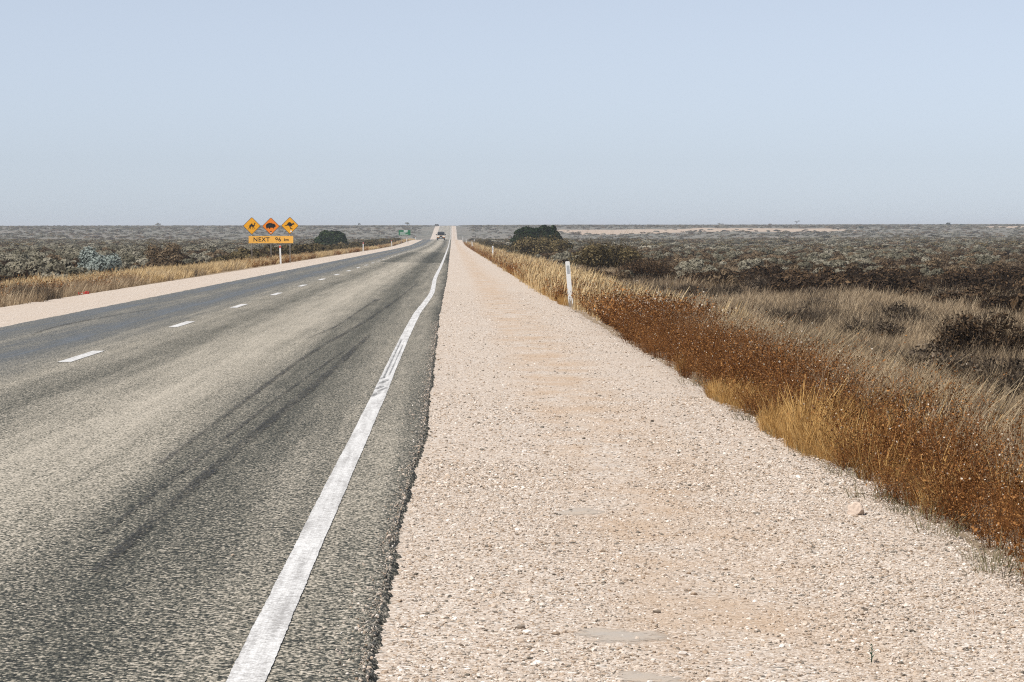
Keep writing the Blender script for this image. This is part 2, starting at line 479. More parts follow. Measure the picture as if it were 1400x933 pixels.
M = dict(
    bitumen=mat_bitumen(), gravel=mat_gravel(), stone=mat_stone(), clay=mat_clay(), paint=mat_paint(), rubber=mat_rubber_mark(), ground=mat_ground(),
    scuff=mat_rubber_mark("rubber_scuff", (.12, .12, .12), 45.0, .8),
    rust=mat_leaf("rust_weed", (.035, .013, .005), (.17, .068, .020), (.40, .20, .07), trans=0.06),
    rust_seed=mat_leaf("weed_seed_fluff", (.42, .34, .24), (.75, .68, .58), trans=0.2),
    gold=mat_leaf("golden_dry_grass", (.32, .21, .10), (.53, .385, .20), (.68, .54, .33), trans=0.12),
    tan=mat_leaf("grey_dry_grass", (.13, .092, .055), (.33, .245, .155), (.56, .445, .30), trans=0.12),
    amber_grass=mat_leaf("amber_dry_grass", (.20, .10, .032), (.44, .255, .085), (.62, .42, .18), trans=0.12),
    pale=mat_leaf("pale_straw", (.30, .21, .11), (.46, .35, .21), (.62, .51, .35), trans=0.3),
    dark=mat_leaf("dark_dry_twig", (.028, .021, .015), (.085, .064, .045), (.18, .14, .10), trans=0.12),
    olive_grass=mat_leaf("olive_grass", (.09, .085, .045), (.19, .17, .095), (.30, .26, .16), trans=0.25),
    salt=mat_leaf("saltbush_leaf", (.075, .068, .046), (.175, .160, .115), (.33, .30, .235), trans=0.12, rnd=.55),
    saltbrown=mat_leaf("brown_saltbush_leaf", (.05, .034, .020), (.13, .092, .055), (.25, .185, .115), trans=0.12, rnd=.5),
    blue=mat_leaf("blue_green_leaf", (.10, .122, .112), (.24, .275, .25), (.44, .475, .44), trans=0.15),
    black=mat_leaf("blackish_shrub_leaf", (.010, .007, .005), (.040, .026, .016), (.15, .094, .05), trans=0.1),
    olive=mat_leaf("olive_shrub_leaf", (.022, .017, .008), (.085, .064, .030), (.20, .155, .075), trans=0.15),
    green=mat_leaf("dark_green_leaf", (.006, .011, .004), (.016, .028, .010), (.045, .065, .024), trans=0.1),
    weedgreen=mat_leaf("young_weed_leaf", (.03, .07, .045), (.06, .12, .075), trans=0.2),
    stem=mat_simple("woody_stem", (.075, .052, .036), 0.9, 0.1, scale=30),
    post=mat_simple("white_post_paint", (.82, .82, .80), 0.55, 0.4, grime=0.18, scale=9),
    post_bare=mat_simple("peeled_post_timber", (.33, .27, .21), 0.9, 0.1, grime=0.6, scale=40),
    reflector=mat_simple("grey_reflector", (.42, .44, .45), 0.35, 0.6),
    red=mat_simple("red_reflector", (.72, .06, .035), 0.35, 0.5),
    sign_yellow=mat_simple("yellow_sign_sheeting", (.92, .42, .012), 0.5, 0.4, grime=0.12, scale=4),
    sign_orange=mat_simple("orange_sign_sheeting", (.92, .25, .012), 0.5, 0.4, grime=0.12, scale=4),
    sign_pale=mat_simple("amber_sign_sheeting", (.95, .50, .085), 0.5, 0.4, grime=0.12, scale=4),
    sign_black=mat_simple("black_sign_print", (.012, .012, .012), 0.6, 0.3),
    sign_brown=mat_simple("dark_sign_border", (.11, .05, .02), 0.6, 0.3),
    sign_white=mat_simple("white_sticker", (.85, .85, .82), 0.5, 0.4),
    sign_green=mat_simple("green_sign_sheeting", (.0, .15, .055), 0.5, 0.4),
    galv=mat_simple("galvanised_steel", (.36, .34, .31), 0.5, 0.5, metal=0.4, scale=12),
    carpaint=mat_simple("champagne_car_paint", (.26, .18, .115), 0.35, 0.5, metal=0.1, grime=0.3, scale=3),
    cardark=mat_simple("dark_car_trim", (.022, .024, .028), 0.5, 0.5),
    glass=mat_simple("tinted_windscreen", (.012, .016, .02), 0.25, 0.4, grime=0.05),
    tyre=mat_simple("tyre_rubber", (.02, .02, .02), 0.9, 0.2),
    rim=mat_simple("alloy_rim", (.45, .45, .46), 0.35, 0.6, metal=0.8),
    lens=mat_simple("headlight_lens", (.88, .83, .72), 0.15, 0.8, grime=0.05),
    amber=mat_simple("amber_indicator", (.85, .33, .06), 0.3, 0.6),
    litter_red=mat_simple("red_carton", (.50, .02, .022), 0.6, 0.3, grime=0.4),
    rock=mat_simple("pinkish_limestone", (.56, .45, .365), 0.9, 0.15, grime=0.45, scale=9),
    orange_soil=mat_simple("orange_soil", (.42, .17, .06), 0.95, 0.1, grime=0.4, scale=2),
)

# ------------------------------------------------------------------ ground sheet
def axis_growth(a, b, d0, g_):
    out = [a]; d = d0
    while out[-1] < b:
        out.append(out[-1] + d); d *= g_
    return out

xs = list(np.arange(-20, 20.001, 0.22))
xs = [-v - 20 + 0 for v in axis_growth(0, 30000, 0.25, 1.055)][1:][::-1] + xs + [v + 20 for v in axis_growth(0, 30000, 0.25, 1.055)][1:]
xs = np.unique(np.round(np.array(xs), 4))
ys = [-v for v in axis_growth(0, 2900, 0.8, 1.08)][1:][::-1] + list(np.arange(0, 60, 0.4)) + [60 + v for v in axis_growth(0, 34000, 0.4, 1.018)]
ys = np.unique(np.round(np.array(ys), 4))
GX, GY = np.meshgrid(xs, ys)
GZ = zt(GX, GY)

def sand_mask(x, y):
    s = np.zeros_like(x)
    def blob(x0, x1, y0, y1, fx=0.15, fy=0.2):
        u = np.minimum((x - x0), (x1 - x)) / ((x1 - x0) * fx)
        v = np.minimum((y - y0), (y1 - y)) / ((y1 - y0) * fy)
        return np.clip(np.minimum(u, v), -1, 1) * 0.5 + 0.5
    for b in ((46, 215, 1350, 1530), (330, 900, 1585, 1720), (46, 88, 478, 560), (300, 360, 1560, 1650), (50, 66, 690, 800), (112, 170, 1000, 1040)):
        s = np.maximum(s, blob(*b))
    return s - .12 * (s > 0) + (.55 * fnoise(x * .10, y * .014, 1.0) + .35 * fnoise(x * .34, y * .05, 1.0)) * (s > 0)
sand = sand_mask(GX, GY)
farm = sstep((np.hypot(GX, GY) - 180) / 350)
nx, ny = len(xs), len(ys)
ii = np.arange(nx * ny).reshape(ny, nx)
F = np.stack([ii[:-1, :-1], ii[:-1, 1:], ii[1:, 1:], ii[1:, :-1]], -1).reshape(-1, 4)
me = mesh_np("ground", np.stack([GX, GY, GZ], -1).reshape(-1, 3), F, M['ground'], True, dict(sand=sand.ravel(), far=farm.ravel()))
tag(obj("ground", me), "flat brown soil plain under the scrub", None, None, 'structure')

# ------------------------------------------------------------------ road and shoulders
rows = np.array(axis_growth(-2900, -60, 40, 1.0)[:-1] + list(np.arange(-60, 6, 0.5)) + list(np.arange(6, 34, 0.035)) + [34 + v for v in axis_growth(0, 3900, 0.035, 1.012)])
rows = np.unique(np.round(rows, 4))

EDGE_D = np.array([-3000, 0, 8.8, 10.2, 11.9, 14.3, 19.5, 30.6, 51, 97, 250, 4000.])
EDGE_X = np.array([-.26, -.26, -.262, -.27, -.255, -.26, -.20, -.21, -.235, -.18, -.2, -.2])

def jag(y, amp, seed):
    r = np.random.default_rng(seed)
    v = 0
    for k, a in ((1.1, 1.0), (3.1, .8), (9., .7), (24., .6), (61., .7), (95., .5)):
        v = v + a * np.sin(y * k + r.uniform(0, 6.28) + 1.3 * np.sin(y * k * 0.37 + r.uniform(0, 6.28)))
    return v / 3 * amp

xr_edge = np.interp(rows, EDGE_D, EDGE_X) + jag(rows, 0.020, 1) + RNG.normal(0, 0.005, len(rows))
xl_edge = -7.03 + jag(rows, 0.03, 2)
zrow = zr(rows)
cols = [(xl_edge - 0.03, zrow - 0.10), (xl_edge - 0.008, zrow - 0.012), (xl_edge + 0.02, zrow), (xl_edge + 0.6, zrow + 0.012)]
for x in (-5.5, -4.25, -3.0, -1.7):
    cols.append((np.full_like(rows, x), zrow + 0.02 + 0.01 * (1 - abs(x + 3.6) / 3.6)))
cols += [(np.full_like(rows, -.75), zrow + 0.012), (xr_edge - 0.09, zrow + 0.004), (xr_edge - 0.02, zrow - 0.001), (xr_edge + .004, zrow - 0.012), (xr_edge + 0.055, zrow - 0.09)]
V = np.stack([np.stack([cx, rows, cz], -1) for cx, cz in cols], 1).reshape(-1, 3)
nc, nr = len(cols), len(rows)
ii = np.arange(nc * nr).reshape(nr, nc)
F = np.stack([ii[:-1, :-1], ii[:-1, 1:], ii[1:, 1:], ii[1:, :-1]], -1).reshape(-1, 4)
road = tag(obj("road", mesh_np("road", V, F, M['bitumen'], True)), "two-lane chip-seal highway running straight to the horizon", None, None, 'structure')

def road_top(x, y):
    xs_ = [-7.03, -6.43, -5.5, -4.25, -3.0, -1.7, -.75, -.35, -.2]
    zs_ = [0, .012] + [0.02 + 0.01 * (1 - abs(v + 3.6) / 3.6) for v in (-5.5, -4.25, -3.0, -1.7)] + [.012, .004, 0]
    return zr(y) + np.interp(x, xs_, zs_)

def sheet(name, xa, xb, ya, mat, parent, lift=0.004, kind=None, nx_=3):
    ya = np.asarray(ya)
    c = [np.asarray(xa) + (np.asarray(xb) - np.asarray(xa)) * t for t in np.linspace(0, 1, nx_)]
    V = np.stack([np.stack([cx + 0 * ya, ya, road_top(cx + 0 * ya, ya) + lift], -1) for cx in c], 1).reshape(-1, 3)
    ii = np.arange(len(V)).reshape(len(ya), nx_)
    F = np.stack([ii[:-1, :-1], ii[:-1, 1:], ii[1:, 1:], ii[1:, :-1]], -1).reshape(-1, 4)
    o = obj(name, mesh_np(name, V, F, mat, True), parent)
    return o

# edge line with its measured wander
LD = np.array([-3000, 0, 8.8, 10.2, 11.9, 14.3, 19.5, 24.9, 30.6, 39.7, 51, 59.5, 71.5, 97, 134, 214, 500, 4000.])
LX = np.array([-.64, -.64, -.638, -.639, -.641, -.641, -.638, -.637, -.645, -.648, -.63, -.565, -.50, -.565, -.53, -.51, -.52, -.52])
lrows = rows[(rows > -300) & (rows < 3500)]
lx = _pchip(lrows, LD, LX)
e1 = jag(lrows, 0.0035, 4); e2 = jag(lrows, 0.0035, 5)
sheet("edge_line", lx - 0.061 + e1, lx + 0.061 + e2, lrows, M['paint'], road)

# centre dashes: 3 m painted, 9 m gap
first = 5359.0 / 172.5
k = -3
while True:
    y0 = first + 12.0 * k
    if y0 > 640: break
    yy = np.linspace(y0, y0 + 3.05, 24)
    sheet("lane_dash", -4.30 + jag(yy, .005, 20 + k), -4.155 + jag(yy, .005, 60 + k), yy, M['paint'], road)
    k += 1

# rubber marks
def mark(pts, w):
    py = np.array([p[1] for p in pts]); px = np.array([p[0] for p in pts])
    yy = np.linspace(py[0], py[-1], 60)
    xx = _pchip(yy, py, px)
    ww = w * (0.6 + 0.4 * np.sin(np.linspace(0.1, 3.0, 60)))
    sheet("tyre_mark", xx - ww / 2, xx + ww / 2, yy, M['rubber'], road, lift=0.008)
mark([(-1.45, 11.5), (-1.40, 17), (-1.26, 27), (-1.15, 40)], 0.09)
mark([(-1.75, 17), (-1.73, 21), (-1.70, 29), (-1.35, 50), (-1.03, 85)], 0.07)
mark([(-1.60, 13), (-1.55, 18), (-1.46, 25), (-1.30, 34)], 0.04)
mark([(-1.95, 38), (-1.76, 44), (-1.72, 52), (-1.66, 61.6)], 0.05)
mark([(-1.66, 60.4), (-1.62, 62.8)], 0.13)
mark([(-5.9, 40.0), (-6.1, 44), (-6.0, 49), (-5.7, 55)], 0.08)
# scuffs across the edge line: slanting tread smears
def scuff(x0, y0, x1, y1, w):
    t = np.linspace(0, 1, 6)
    yy = y0 + (y1 - y0) * t; cx = x0 + (x1 - x0) * t
    sheet("line_scuff", cx - w / 2, cx + w / 2, yy, M['scuff'], road, lift=0.009)
for x0, y0, x1, y1, w_ in ((-.695, 24.4, -.650, 25.0, .040), (-.690, 25.6, -.640, 26.1, .045), (-.655, 25.2, -.60, 25.9, .030), (-.675, 26.6, -.625, 27.3, .042), (-.690, 27.4, -.660, 27.9, .030),
                           (-.668, 27.6, -.676, 38.0, .018), (-.625, 28.2, -.628, 36.0, .014)):
    scuff(x0, y0, x1, y1, w_)

# gravel shoulders
def shoulder(name, inner, outer, label):
    y = rows[(rows > -2000) & (rows < 3600)][::2]
    sgn = 1 if outer > inner else -1
    wid = abs(outer - inner)
    ts = np.concatenate([np.linspace(0, 0.15, 3), np.linspace(0.25, 1.0, 12), [1.07, 1.16]])
    V = []
    for t in ts:
        x = inner + sgn * wid * t + 0 * y
        z = zr(y) - 0.022 - 0.057 * min(t, 1) + 0.010 * fnoise(x, y, 1.8) * min(1, t * 6) - max(0, t - 0.97) * 1.1
        V.append(np.stack([x, y, z], -1))
    V = np.stack(V, 1); n = len(ts)
    ii = np.arange(len(y) * n).reshape(len(y), n)
    F = np.stack([ii[:-1, :-1], ii[:-1, 1:], ii[1:, 1:], ii[1:, :-1]], -1).reshape(-1, 4)
    o = obj(name, mesh_np(name, V.reshape(-1, 3), F, M['gravel'], True))
    return tag(o, label, None, None, 'structure')
sh_r = shoulder("gravel_shoulder", -.34, 2.50, "wide pale gravel shoulder between bitumen and rusty weeds")
sh_l = shoulder("gravel_verge", -6.96, -9.68, "pale gravel strip on the far side of the road")

def z_sh(x, y):
    t = np.clip((np.asarray(x) + .34) / 2.84, 0, 1)
    return zr(y) - 0.022 - 0.057 * t + 0.010 * fnoise(np.asarray(x, float), np.asarray(y, float), 1.8) * np.minimum(1, t * 6)

# smooth clay pans in the shoulder (measured centre, half sizes)
PANS = [(0.60, 10.05, .19, .30), (0.62, 9.1, .14, .16), (0.66, 14.7, .16, .26)]
for cx, cy, a, b in PANS:
    n = 40
    V = [(cx, cy, float(z_sh(cx, cy)) + 0.0025)]
    ph = [random.uniform(0, 6.28) for _ in range(4)]
    for rr in (0.55, 1.0):
        for i in range(n):
            th = 2 * math.pi * i / n
            r_ = rr * (1 + 0.22 * math.sin(2 * th + ph[0]) + 0.15 * math.sin(3 * th + ph[1]) + 0.12 * math.sin(7 * th + ph[2]) + 0.08 * math.sin(13 * th + ph[3]))
            x, y = cx + a * r_ * math.cos(th), cy + b * r_ * math.sin(th)
            V.append((x, y, float(z_sh(x, y)) + (0.0022 if rr < 1 else -0.0015)))
    Fc = [(0, 1 + i, 1 + (i + 1) % n) for i in range(n)] + [(1 + i, 1 + n + i, 1 + n + (i + 1) % n, 1 + (i + 1) % n) for i in range(n)]
    obj("clay_pan", mesh_np("clay_pan", np.array(V), Fc, M['clay'], True, dict(rim=[1.0] + [.75] * n + [0.0] * n)), sh_r)

# ------------------------------------------------------------------ scatter (stuff)
def proto_collection(name, meshes):
    c = bpy.data.collections.new(name)
    for i, me_ in enumerate(meshes):
        o = bpy.data.objects.new("%s_%02d" % (name, i), me_)
        c.objects.link(o)
    return c

def scatter(name, label, pts, rot, scl, idx, coll, parent=None):
    n = len(pts)
    me_ = bpy.data.meshes.new(name)
    me_.vertices.add(n)
    me_.vertices.foreach_set('co', np.ascontiguousarray(pts, dtype=np.float32).ravel())
    for nm, typ, key, arr in (('rot', 'FLOAT_VECTOR', 'vector', rot), ('scl', 'FLOAT_VECTOR', 'vector', scl), ('idx', 'INT', 'value', idx)):
        at = me_.attributes.new(nm, typ, 'POINT')
        at.data.foreach_set(key, np.ascontiguousarray(arr, dtype=np.int32 if typ == 'INT' else np.float32).ravel())
    ng = bpy.data.node_groups.new(name, 'GeometryNodeTree')
    ng.interface.new_socket('Geometry', in_out='INPUT', socket_type='NodeSocketGeometry')
    ng.interface.new_socket('Geometry', in_out='OUTPUT', socket_type='NodeSocketGeometry')
    N, Lk = ng.nodes, ng.links
    gi, go = N.new('NodeGroupInput'), N.new('NodeGroupOutput')
    ci = N.new('GeometryNodeCollectionInfo')
    ci.inputs['Collection'].default_value = coll
    ci.inputs['Separate Children'].default_value = True
    ci.inputs['Reset Children'].default_value = True
    ip = N.new('GeometryNodeInstanceOnPoints')
    ip.inputs['Pick Instance'].default_value = True
    def attr(nm, typ):
        a = N.new('GeometryNodeInputNamedAttribute'); a.data_type = typ
        a.inputs['Name'].default_value = nm
        return a.outputs['Attribute']
    er = N.new('FunctionNodeEulerToRotation')
    Lk.new(attr('rot', 'FLOAT_VECTOR'), er.inputs[0])
    Lk.new(gi.outputs[0], ip.inputs['Points'])
    Lk.new(ci.outputs[0], ip.inputs['Instance'])
    Lk.new(attr('idx', 'INT'), ip.inputs['Instance Index'])
    Lk.new(er.outputs[0], ip.inputs['Rotation'])
    Lk.new(attr('scl', 'FLOAT_VECTOR'), ip.inputs['Scale'])
    Lk.new(ip.outputs[0], go.inputs[0])
    o = obj(name, me_, parent)
    md = o.modifiers.new('scatter', 'NODES'); md.node_group = ng
    tag(o, label, None, None, 'stuff')
    return o

# ---- prototypes: stones
def stone_mesh(name, mat, seed, flat=0.6, sub=1):
    import bmesh
    r = np.random.default_rng(seed)
    bm = bmesh.new()
    bmesh.ops.create_icosphere(bm, subdivisions=sub, radius=1.0)
    st = np.array([1.0, r.uniform(.65, .95), flat * r.uniform(.8, 1.15)])
    cuts = [(Vector(r.normal(size=3)).normalized(), r.uniform(.55, .85)) for _ in range(6)]
    for v in bm.verts:
        p = v.co.copy()
        for nrm, d in cuts:
            e = p.dot(nrm) - d
            if e > 0: p -= nrm * e
        p = p * (1 + r.uniform(-.07, .07))
        v.co = Vector((p.x * st[0], p.y * st[1], p.z * st[2]))
    me_ = bpy.data.meshes.new(name); bm.to_mesh(me_); bm.free()
    me_.materials.append(mat)
    return me_

STONES = proto_collection("gravel_stone", [stone_mesh("gravel_stone", M['stone'], 100 + i, 0.55) for i in range(8)])

def tri_sample(n, d0, d1, xa, xb, power=1.0):
    d = d0 + (d1 - d0) * RNG.random(n) ** power
    x = xa(d) + (xb(d) - xa(d)) * RNG.random(n)
    return x, d

def in_pan(x, y, k=0.85):
    m_ = np.zeros(len(x), bool)
    for cx, cy, a, b in PANS:
        m_ |= (((x - cx) / (a * k)) ** 2 + ((y - cy) / (b * k)) ** 2) < 1
    return m_

def gravel(n, d0, d1, size, sig, power, sink=0.12):
    x, y = tri_sample(n, d0, d1, lambda d: 0 * d - .22, lambda d: 0 * d + 2.72, power)
    edge = np.interp(y, EDGE_D, EDGE_X)
    patch = fnoise(x * 1.0, y * 0.6, 2.2)
    keep = (x > edge + 0.03) & (~in_pan(x, y) | (RNG.random(n) < 0.10)) & (RNG.random(n) < np.clip(0.72 + 0.45 * patch - 0.50 * np.exp(-((x - 1.0) / .30) ** 2), .10, 1))
    x, y = x[keep], y[keep]; n = len(x)
    s = size * np.exp(RNG.normal(0, sig, n))
    z = np.maximum(z_sh(x, y) - np.where(x > 2.42, (x - 2.42) * 0.40, 0), zt(x, y)) + s * sink
    rot = np.stack([RNG.normal(0, .25, n), RNG.normal(0, .25, n), RNG.uniform(0, 6.28, n)], -1)
    return np.stack([x, y, z], -1), rot, np.repeat(s[:, None], 3, 1) * RNG.uniform(.8, 1.2, (n, 3))

parts = [gravel(95000, 7.2, 18, .0050, .35, 1.15), gravel(22000, 7.2, 26, .0080, .30, 1.2), gravel(2600, 7.2, 60, .0125, .25, 1.6), gravel(30000, 16, 75, .0075, .35, 2.2)]
P_, R_, S_ = (np.concatenate([p[i] for p in parts]) for i in range(3))
scatter("gravel_stones", "loose crushed stones strewn over the gravel shoulder", P_, R_, S_, RNG.integers(0, 8, len(P_)), STONES)

n = 2600
y = 7.0 + 40 * RNG.random(n) ** 1.6
x = np.interp(y, EDGE_D, EDGE_X) - RNG.exponential(.045, n)
s = .0042 * np.exp(RNG.normal(0, .4, n))
scatter("spilled_stones", "pale stones kicked from the shoulder onto the bitumen edge", np.stack([x, y, road_top(x, y) + s * .2], -1), RNG.uniform(0, 6.28, (n, 3)), np.repeat(s[:, None], 3, 1), RNG.integers(0, 8, n), STONES)

# grit on the bitumen edge: dark chips broken from the seal
n = 2600
y = 7.0 + 40 * RNG.random(n) ** 1.5
x = np.interp(y, EDGE_D, EDGE_X) + RNG.normal(-.01, .022, n)
s = .0060 * np.exp(RNG.normal(0, .3, n))
m_dark = new_mat("bitumen_chip"); nt = NT(m_dark)
cc = nt.ramp(nt.n('ShaderNodeObjectInfo').outputs['Random'], [(0, (.035, .038, .038)), (.6, (.10, .10, .092)), (1, (.34, .30, .25))])
nt.out(principled(nt, cc, 0.8, 0.3))
CHIPS = proto_collection("bitumen_chip", [stone_mesh("bitumen_chip", m_dark, 300 + i, 0.7) for i in range(5)])
edge = np.interp(y, EDGE_D, EDGE_X)
zc = np.where(x < edge + .008, zr(y) - .002, zr(y) - .028)
scatter("bitumen_chips", "dark stone chips crumbling off the bitumen edge", np.stack([x, y, zc], -1), RNG.uniform(0, 6.28, (n, 3)), np.repeat(s[:, None], 3, 1), RNG.integers(0, 5, n), CHIPS)

# ---- prototypes: blades, weeds, shrubs
def leaf_quads(P, Nrm, size, asp, r, var):
    n = len(P)
    t = r.normal(size=(n, 3)); t -= (t * Nrm).sum(1)[:, None] * Nrm
    t /= np.linalg.norm(t, axis=1)[:, None] + 1e-9
    b = np.cross(Nrm, t)
    s = (size * np.exp(r.normal(0, .3, n)))[:, None]
    h = s * asp
    V = np.stack([P - t * s * .5, P + b * h * .5, P + t * s * .5, P - b * h * .5], 1).reshape(-1, 3)
    F = np.arange(4 * n).reshape(n, 4)
    return V, F, np.repeat(var, 4)

def blades(n, r, height, spread, width, lean=(0.12, 0.0), curl=0.25, hj=0.3, segs=3, head=0.0):
    """n tapered curved blades growing from a disc; returns V, F(quads), var"""
    th = r.uniform(0, 6.28, n); rad = spread * np.sqrt(r.random(n))
    base = np.stack([rad * np.cos(th), rad * np.sin(th), np.full(n, -.02)], -1)
    out = np.stack([np.cos(th), np.sin(th), np.zeros(n)], -1) * (r.uniform(0, curl, n))[:, None]
    out[:, 0] += lean[0] + r.normal(0, .10, n); out[:, 1] += lean[1] + r.normal(0, .10, n)
    H = height * np.clip(1 + r.normal(0, hj, n), .3, 1.7)
    fa = r.uniform(0, 6.28, n); wd = np.stack([np.cos(fa), np.sin(fa), np.zeros(n)], -1)
    lv = []
    for k in range(segs + 1):
        t = k / segs
        c = base + out * (H * (t ** 1.7))[:, None] + np.array([0, 0, 1.0]) * (H * (t - .12 * t * t))[:, None]
        w = width * (1 - 0.75 * t) + (head if (head and k >= segs - 1) else 0) * (1 if k == segs - 1 else .3)
        lv.append(c - wd * (w / 2)); lv.append(c + wd * (w / 2))
    V = np.stack(lv, 1).reshape(-1, 3)
    b0 = (np.arange(n) * (2 * segs + 2))[:, None]
    F = np.concatenate([b0 + np.array([2 * k, 2 * k + 1, 2 * k + 3, 2 * k + 2]) for k in range(segs)], 1).reshape(-1, 4)
    return V, F, np.repeat(r.random(n), 2 * segs + 2)

def join(parts):
    V, F, A, o = [], [], [], 0
    for v, f, a in parts:
        V.append(v); F.append(f + o); A.append(a); o += len(v)
    return np.concatenate(V), np.concatenate(F), np.concatenate(A)

def part_mesh(name, parts, mat):
    V, F, A = join(parts)
    return mesh_np(name, V, F, mat, False, dict(var=A))

def weed_parts(seed, height=.44, stems=28, spread=.18, leaf=.012, per=24):
    r = np.random.default_rng(seed)
    V, F, A = blades(stems, r, height, spread * .45, .0045, lean=(0.04, 0), curl=1.0, hj=.26)
    lev = V.reshape(stems, 8, 3)
    mid = (lev[:, 0::2] + lev[:, 1::2]) / 2     # stems x 4 x 3
    t = np.clip(r.beta(1.5, 1.2, (stems, per)), .04, .999) * 3
    k = np.floor(t).astype(int); fr = (t - k)[..., None]
    si = np.arange(stems)[:, None]
    P = mid[si, k] * (1 - fr) + mid[si, k + 1] * fr + r.normal(0, .024, (stems, per, 3))
    P[..., 2] = np.abs(P[..., 2])
    P = P.reshape(-1, 3)
    N = r.normal(size=P.shape); N /= np.linalg.norm(N, axis=1)[:, None]
    lf = leaf_quads(P, N, leaf, .55, r, r.random(len(P)))
    tips = mid[:, 3] + r.normal(0, .008, (stems, 3))
    tips = tips[r.random(stems) < .30]
    Nt = r.normal(size=tips.shape); Nt /= np.linalg.norm(Nt, axis=1)[:, None]
    fl = leaf_quads(tips, Nt, leaf * .75, .9, r, r.random(len(tips)))
    return (V, F, A * .5), lf, fl

def weed_joined(seed, **kw):
    a, b, c = weed_parts(seed, **kw)
    Va, Fa, Aa = join([a, b])
    V, F, A = join([(Va, Fa, Aa), c])
    me_ = mesh_np("rust_weed", V, F, M['rust'], False, dict(var=A))
    me_.materials.append(M['rust_seed'])
    mi = np.zeros(len(F), np.int32); mi[len(Fa):] = 1
    me_.polygons.foreach_set('material_index', mi)
    return me_

def grass_mesh(name, mat, seed, n=60, h=.42, spread=.16, w=.005, lean=.16, curl=.3, head=0.0):
    r = np.random.default_rng(seed)
    return part_mesh(name, [blades(n, r, h, spread, w, (lean, 0.02), curl, head=head)], mat)

def shrub_points(r, n, lumps, size, low=.25, dome=False):
    """leaf positions on and inside a heap of lumps; size = (rx, ry, h)"""
    rx, ry, h = size
    L_ = []
    for _ in range(lumps):
        a = r.uniform(0, 6.28); q = math.sqrt(r.random()) * .68
        hh = r.uniform(.30, .78) * (1 - .45 * q)
        L_.append((q * math.cos(a), q * math.sin(a), hh, r.uniform(.26, .44) * (1 - .2 * q)))
    L_ = np.array(L_)
    if dome:
        d = r.normal(size=(n, 3)); d[:, 2] = np.abs(d[:, 2]) * 1.2 - .1
        nd = d / np.linalg.norm(d, axis=1)[:, None]
        d = d / ((np.abs(d) ** 2.7).sum(1) ** (1 / 2.7))[:, None]
        bump = 1 + .05 * np.sin(d[:, 0] * 9 + 1) * np.sin(d[:, 1] * 8) + .04 * np.sin(d[:, 2] * 11 + d[:, 0] * 5)
        rad = bump * np.where(r.random(n) < .8, r.uniform(.93, 1.04, n), r.uniform(.3, .95, n))
        p = d * rad[:, None] * np.array([rx, ry, h]); p[:, 2] = np.maximum(p[:, 2], 0)
        nr = nd + r.normal(size=(n, 3)) * .6
        return p, nr / np.linalg.norm(nr, axis=1)[:, None], L_
    k = r.integers(0, lumps, n)
    d = r.normal(size=(n, 3)); d[:, 2] = np.abs(d[:, 2]) * 1.1 - low
    d /= np.linalg.norm(d, axis=1)[:, None]
    rad = L_[k, 3] * np.where(r.random(n) < .72, r.uniform(.86, 1.10, n), r.uniform(.25, .9, n))
    p = np.stack([L_[k, 0] + d[:, 0] * rad, L_[k, 1] + d[:, 1] * rad, L_[k, 2] + d[:, 2] * rad * .85], -1)
    p *= np.array([rx, ry, h])
    p[:, 2] = np.maximum(p[:, 2], r.uniform(0, .12, n) * h)
    nr = d * 1.0 + r.normal(size=(n, 3)) * .33
    nr /= np.linalg.norm(nr, axis=1)[:, None]
    return p, nr, L_

def shrub_meshes(name, mat, seed, n=1500, lumps=9, size=(.75, .75, .8), leaf=.06, asp=.5, tips=0.0, twigs=0, low=.25, wood=0, dome=False):
    r = np.random.default_rng(seed)
    P, N, L_ = shrub_points(r, n, lumps, size, low, dome)
    var = r.random(n)
    if tips:
        var = np.clip(var * .75 + tips * r.random(n) * .4, 0, 1)
    ps = [leaf_quads(P, N, leaf, asp, r, var)]
    if twigs:
        V, F, A = blades(twigs, r, size[2] * .95, size[0] * .55, leaf * .16, lean=(0.02, 0), curl=.75, hj=.22)
        ps.append((V, F, A * .6))
    fol = part_mesh(name + "_foliage", ps, mat)
    mb = MB()
    for l in L_[:6]:
        a = Vector((r.normal(0, .04), r.normal(0, .04), -.06)); e = Vector((l[0] * size[0], l[1] * size[1], l[2] * size[2]))
        mid = a.lerp(e, .5) + Vector((e.x * .12, e.y * .12, -.05 * size[2]))
        t = .028 * size[2] + .006
        mb.tube([a, mid, e], [t, t * .65, t * .3], 5)
    for _ in range(wood):  # dark dead twigs below the leaves, shaped to darken the underside like shade
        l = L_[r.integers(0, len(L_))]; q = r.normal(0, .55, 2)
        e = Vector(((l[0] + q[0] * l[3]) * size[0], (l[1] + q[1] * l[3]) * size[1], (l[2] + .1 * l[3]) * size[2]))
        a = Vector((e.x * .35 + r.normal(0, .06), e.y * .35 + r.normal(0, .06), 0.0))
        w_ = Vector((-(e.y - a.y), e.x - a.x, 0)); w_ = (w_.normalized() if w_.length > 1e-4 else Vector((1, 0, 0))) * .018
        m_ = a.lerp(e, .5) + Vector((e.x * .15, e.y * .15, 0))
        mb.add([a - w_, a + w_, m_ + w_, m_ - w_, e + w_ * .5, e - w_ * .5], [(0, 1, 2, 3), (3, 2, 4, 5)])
    return fol, mb.mesh(name + "_stem", M['stem'], True)

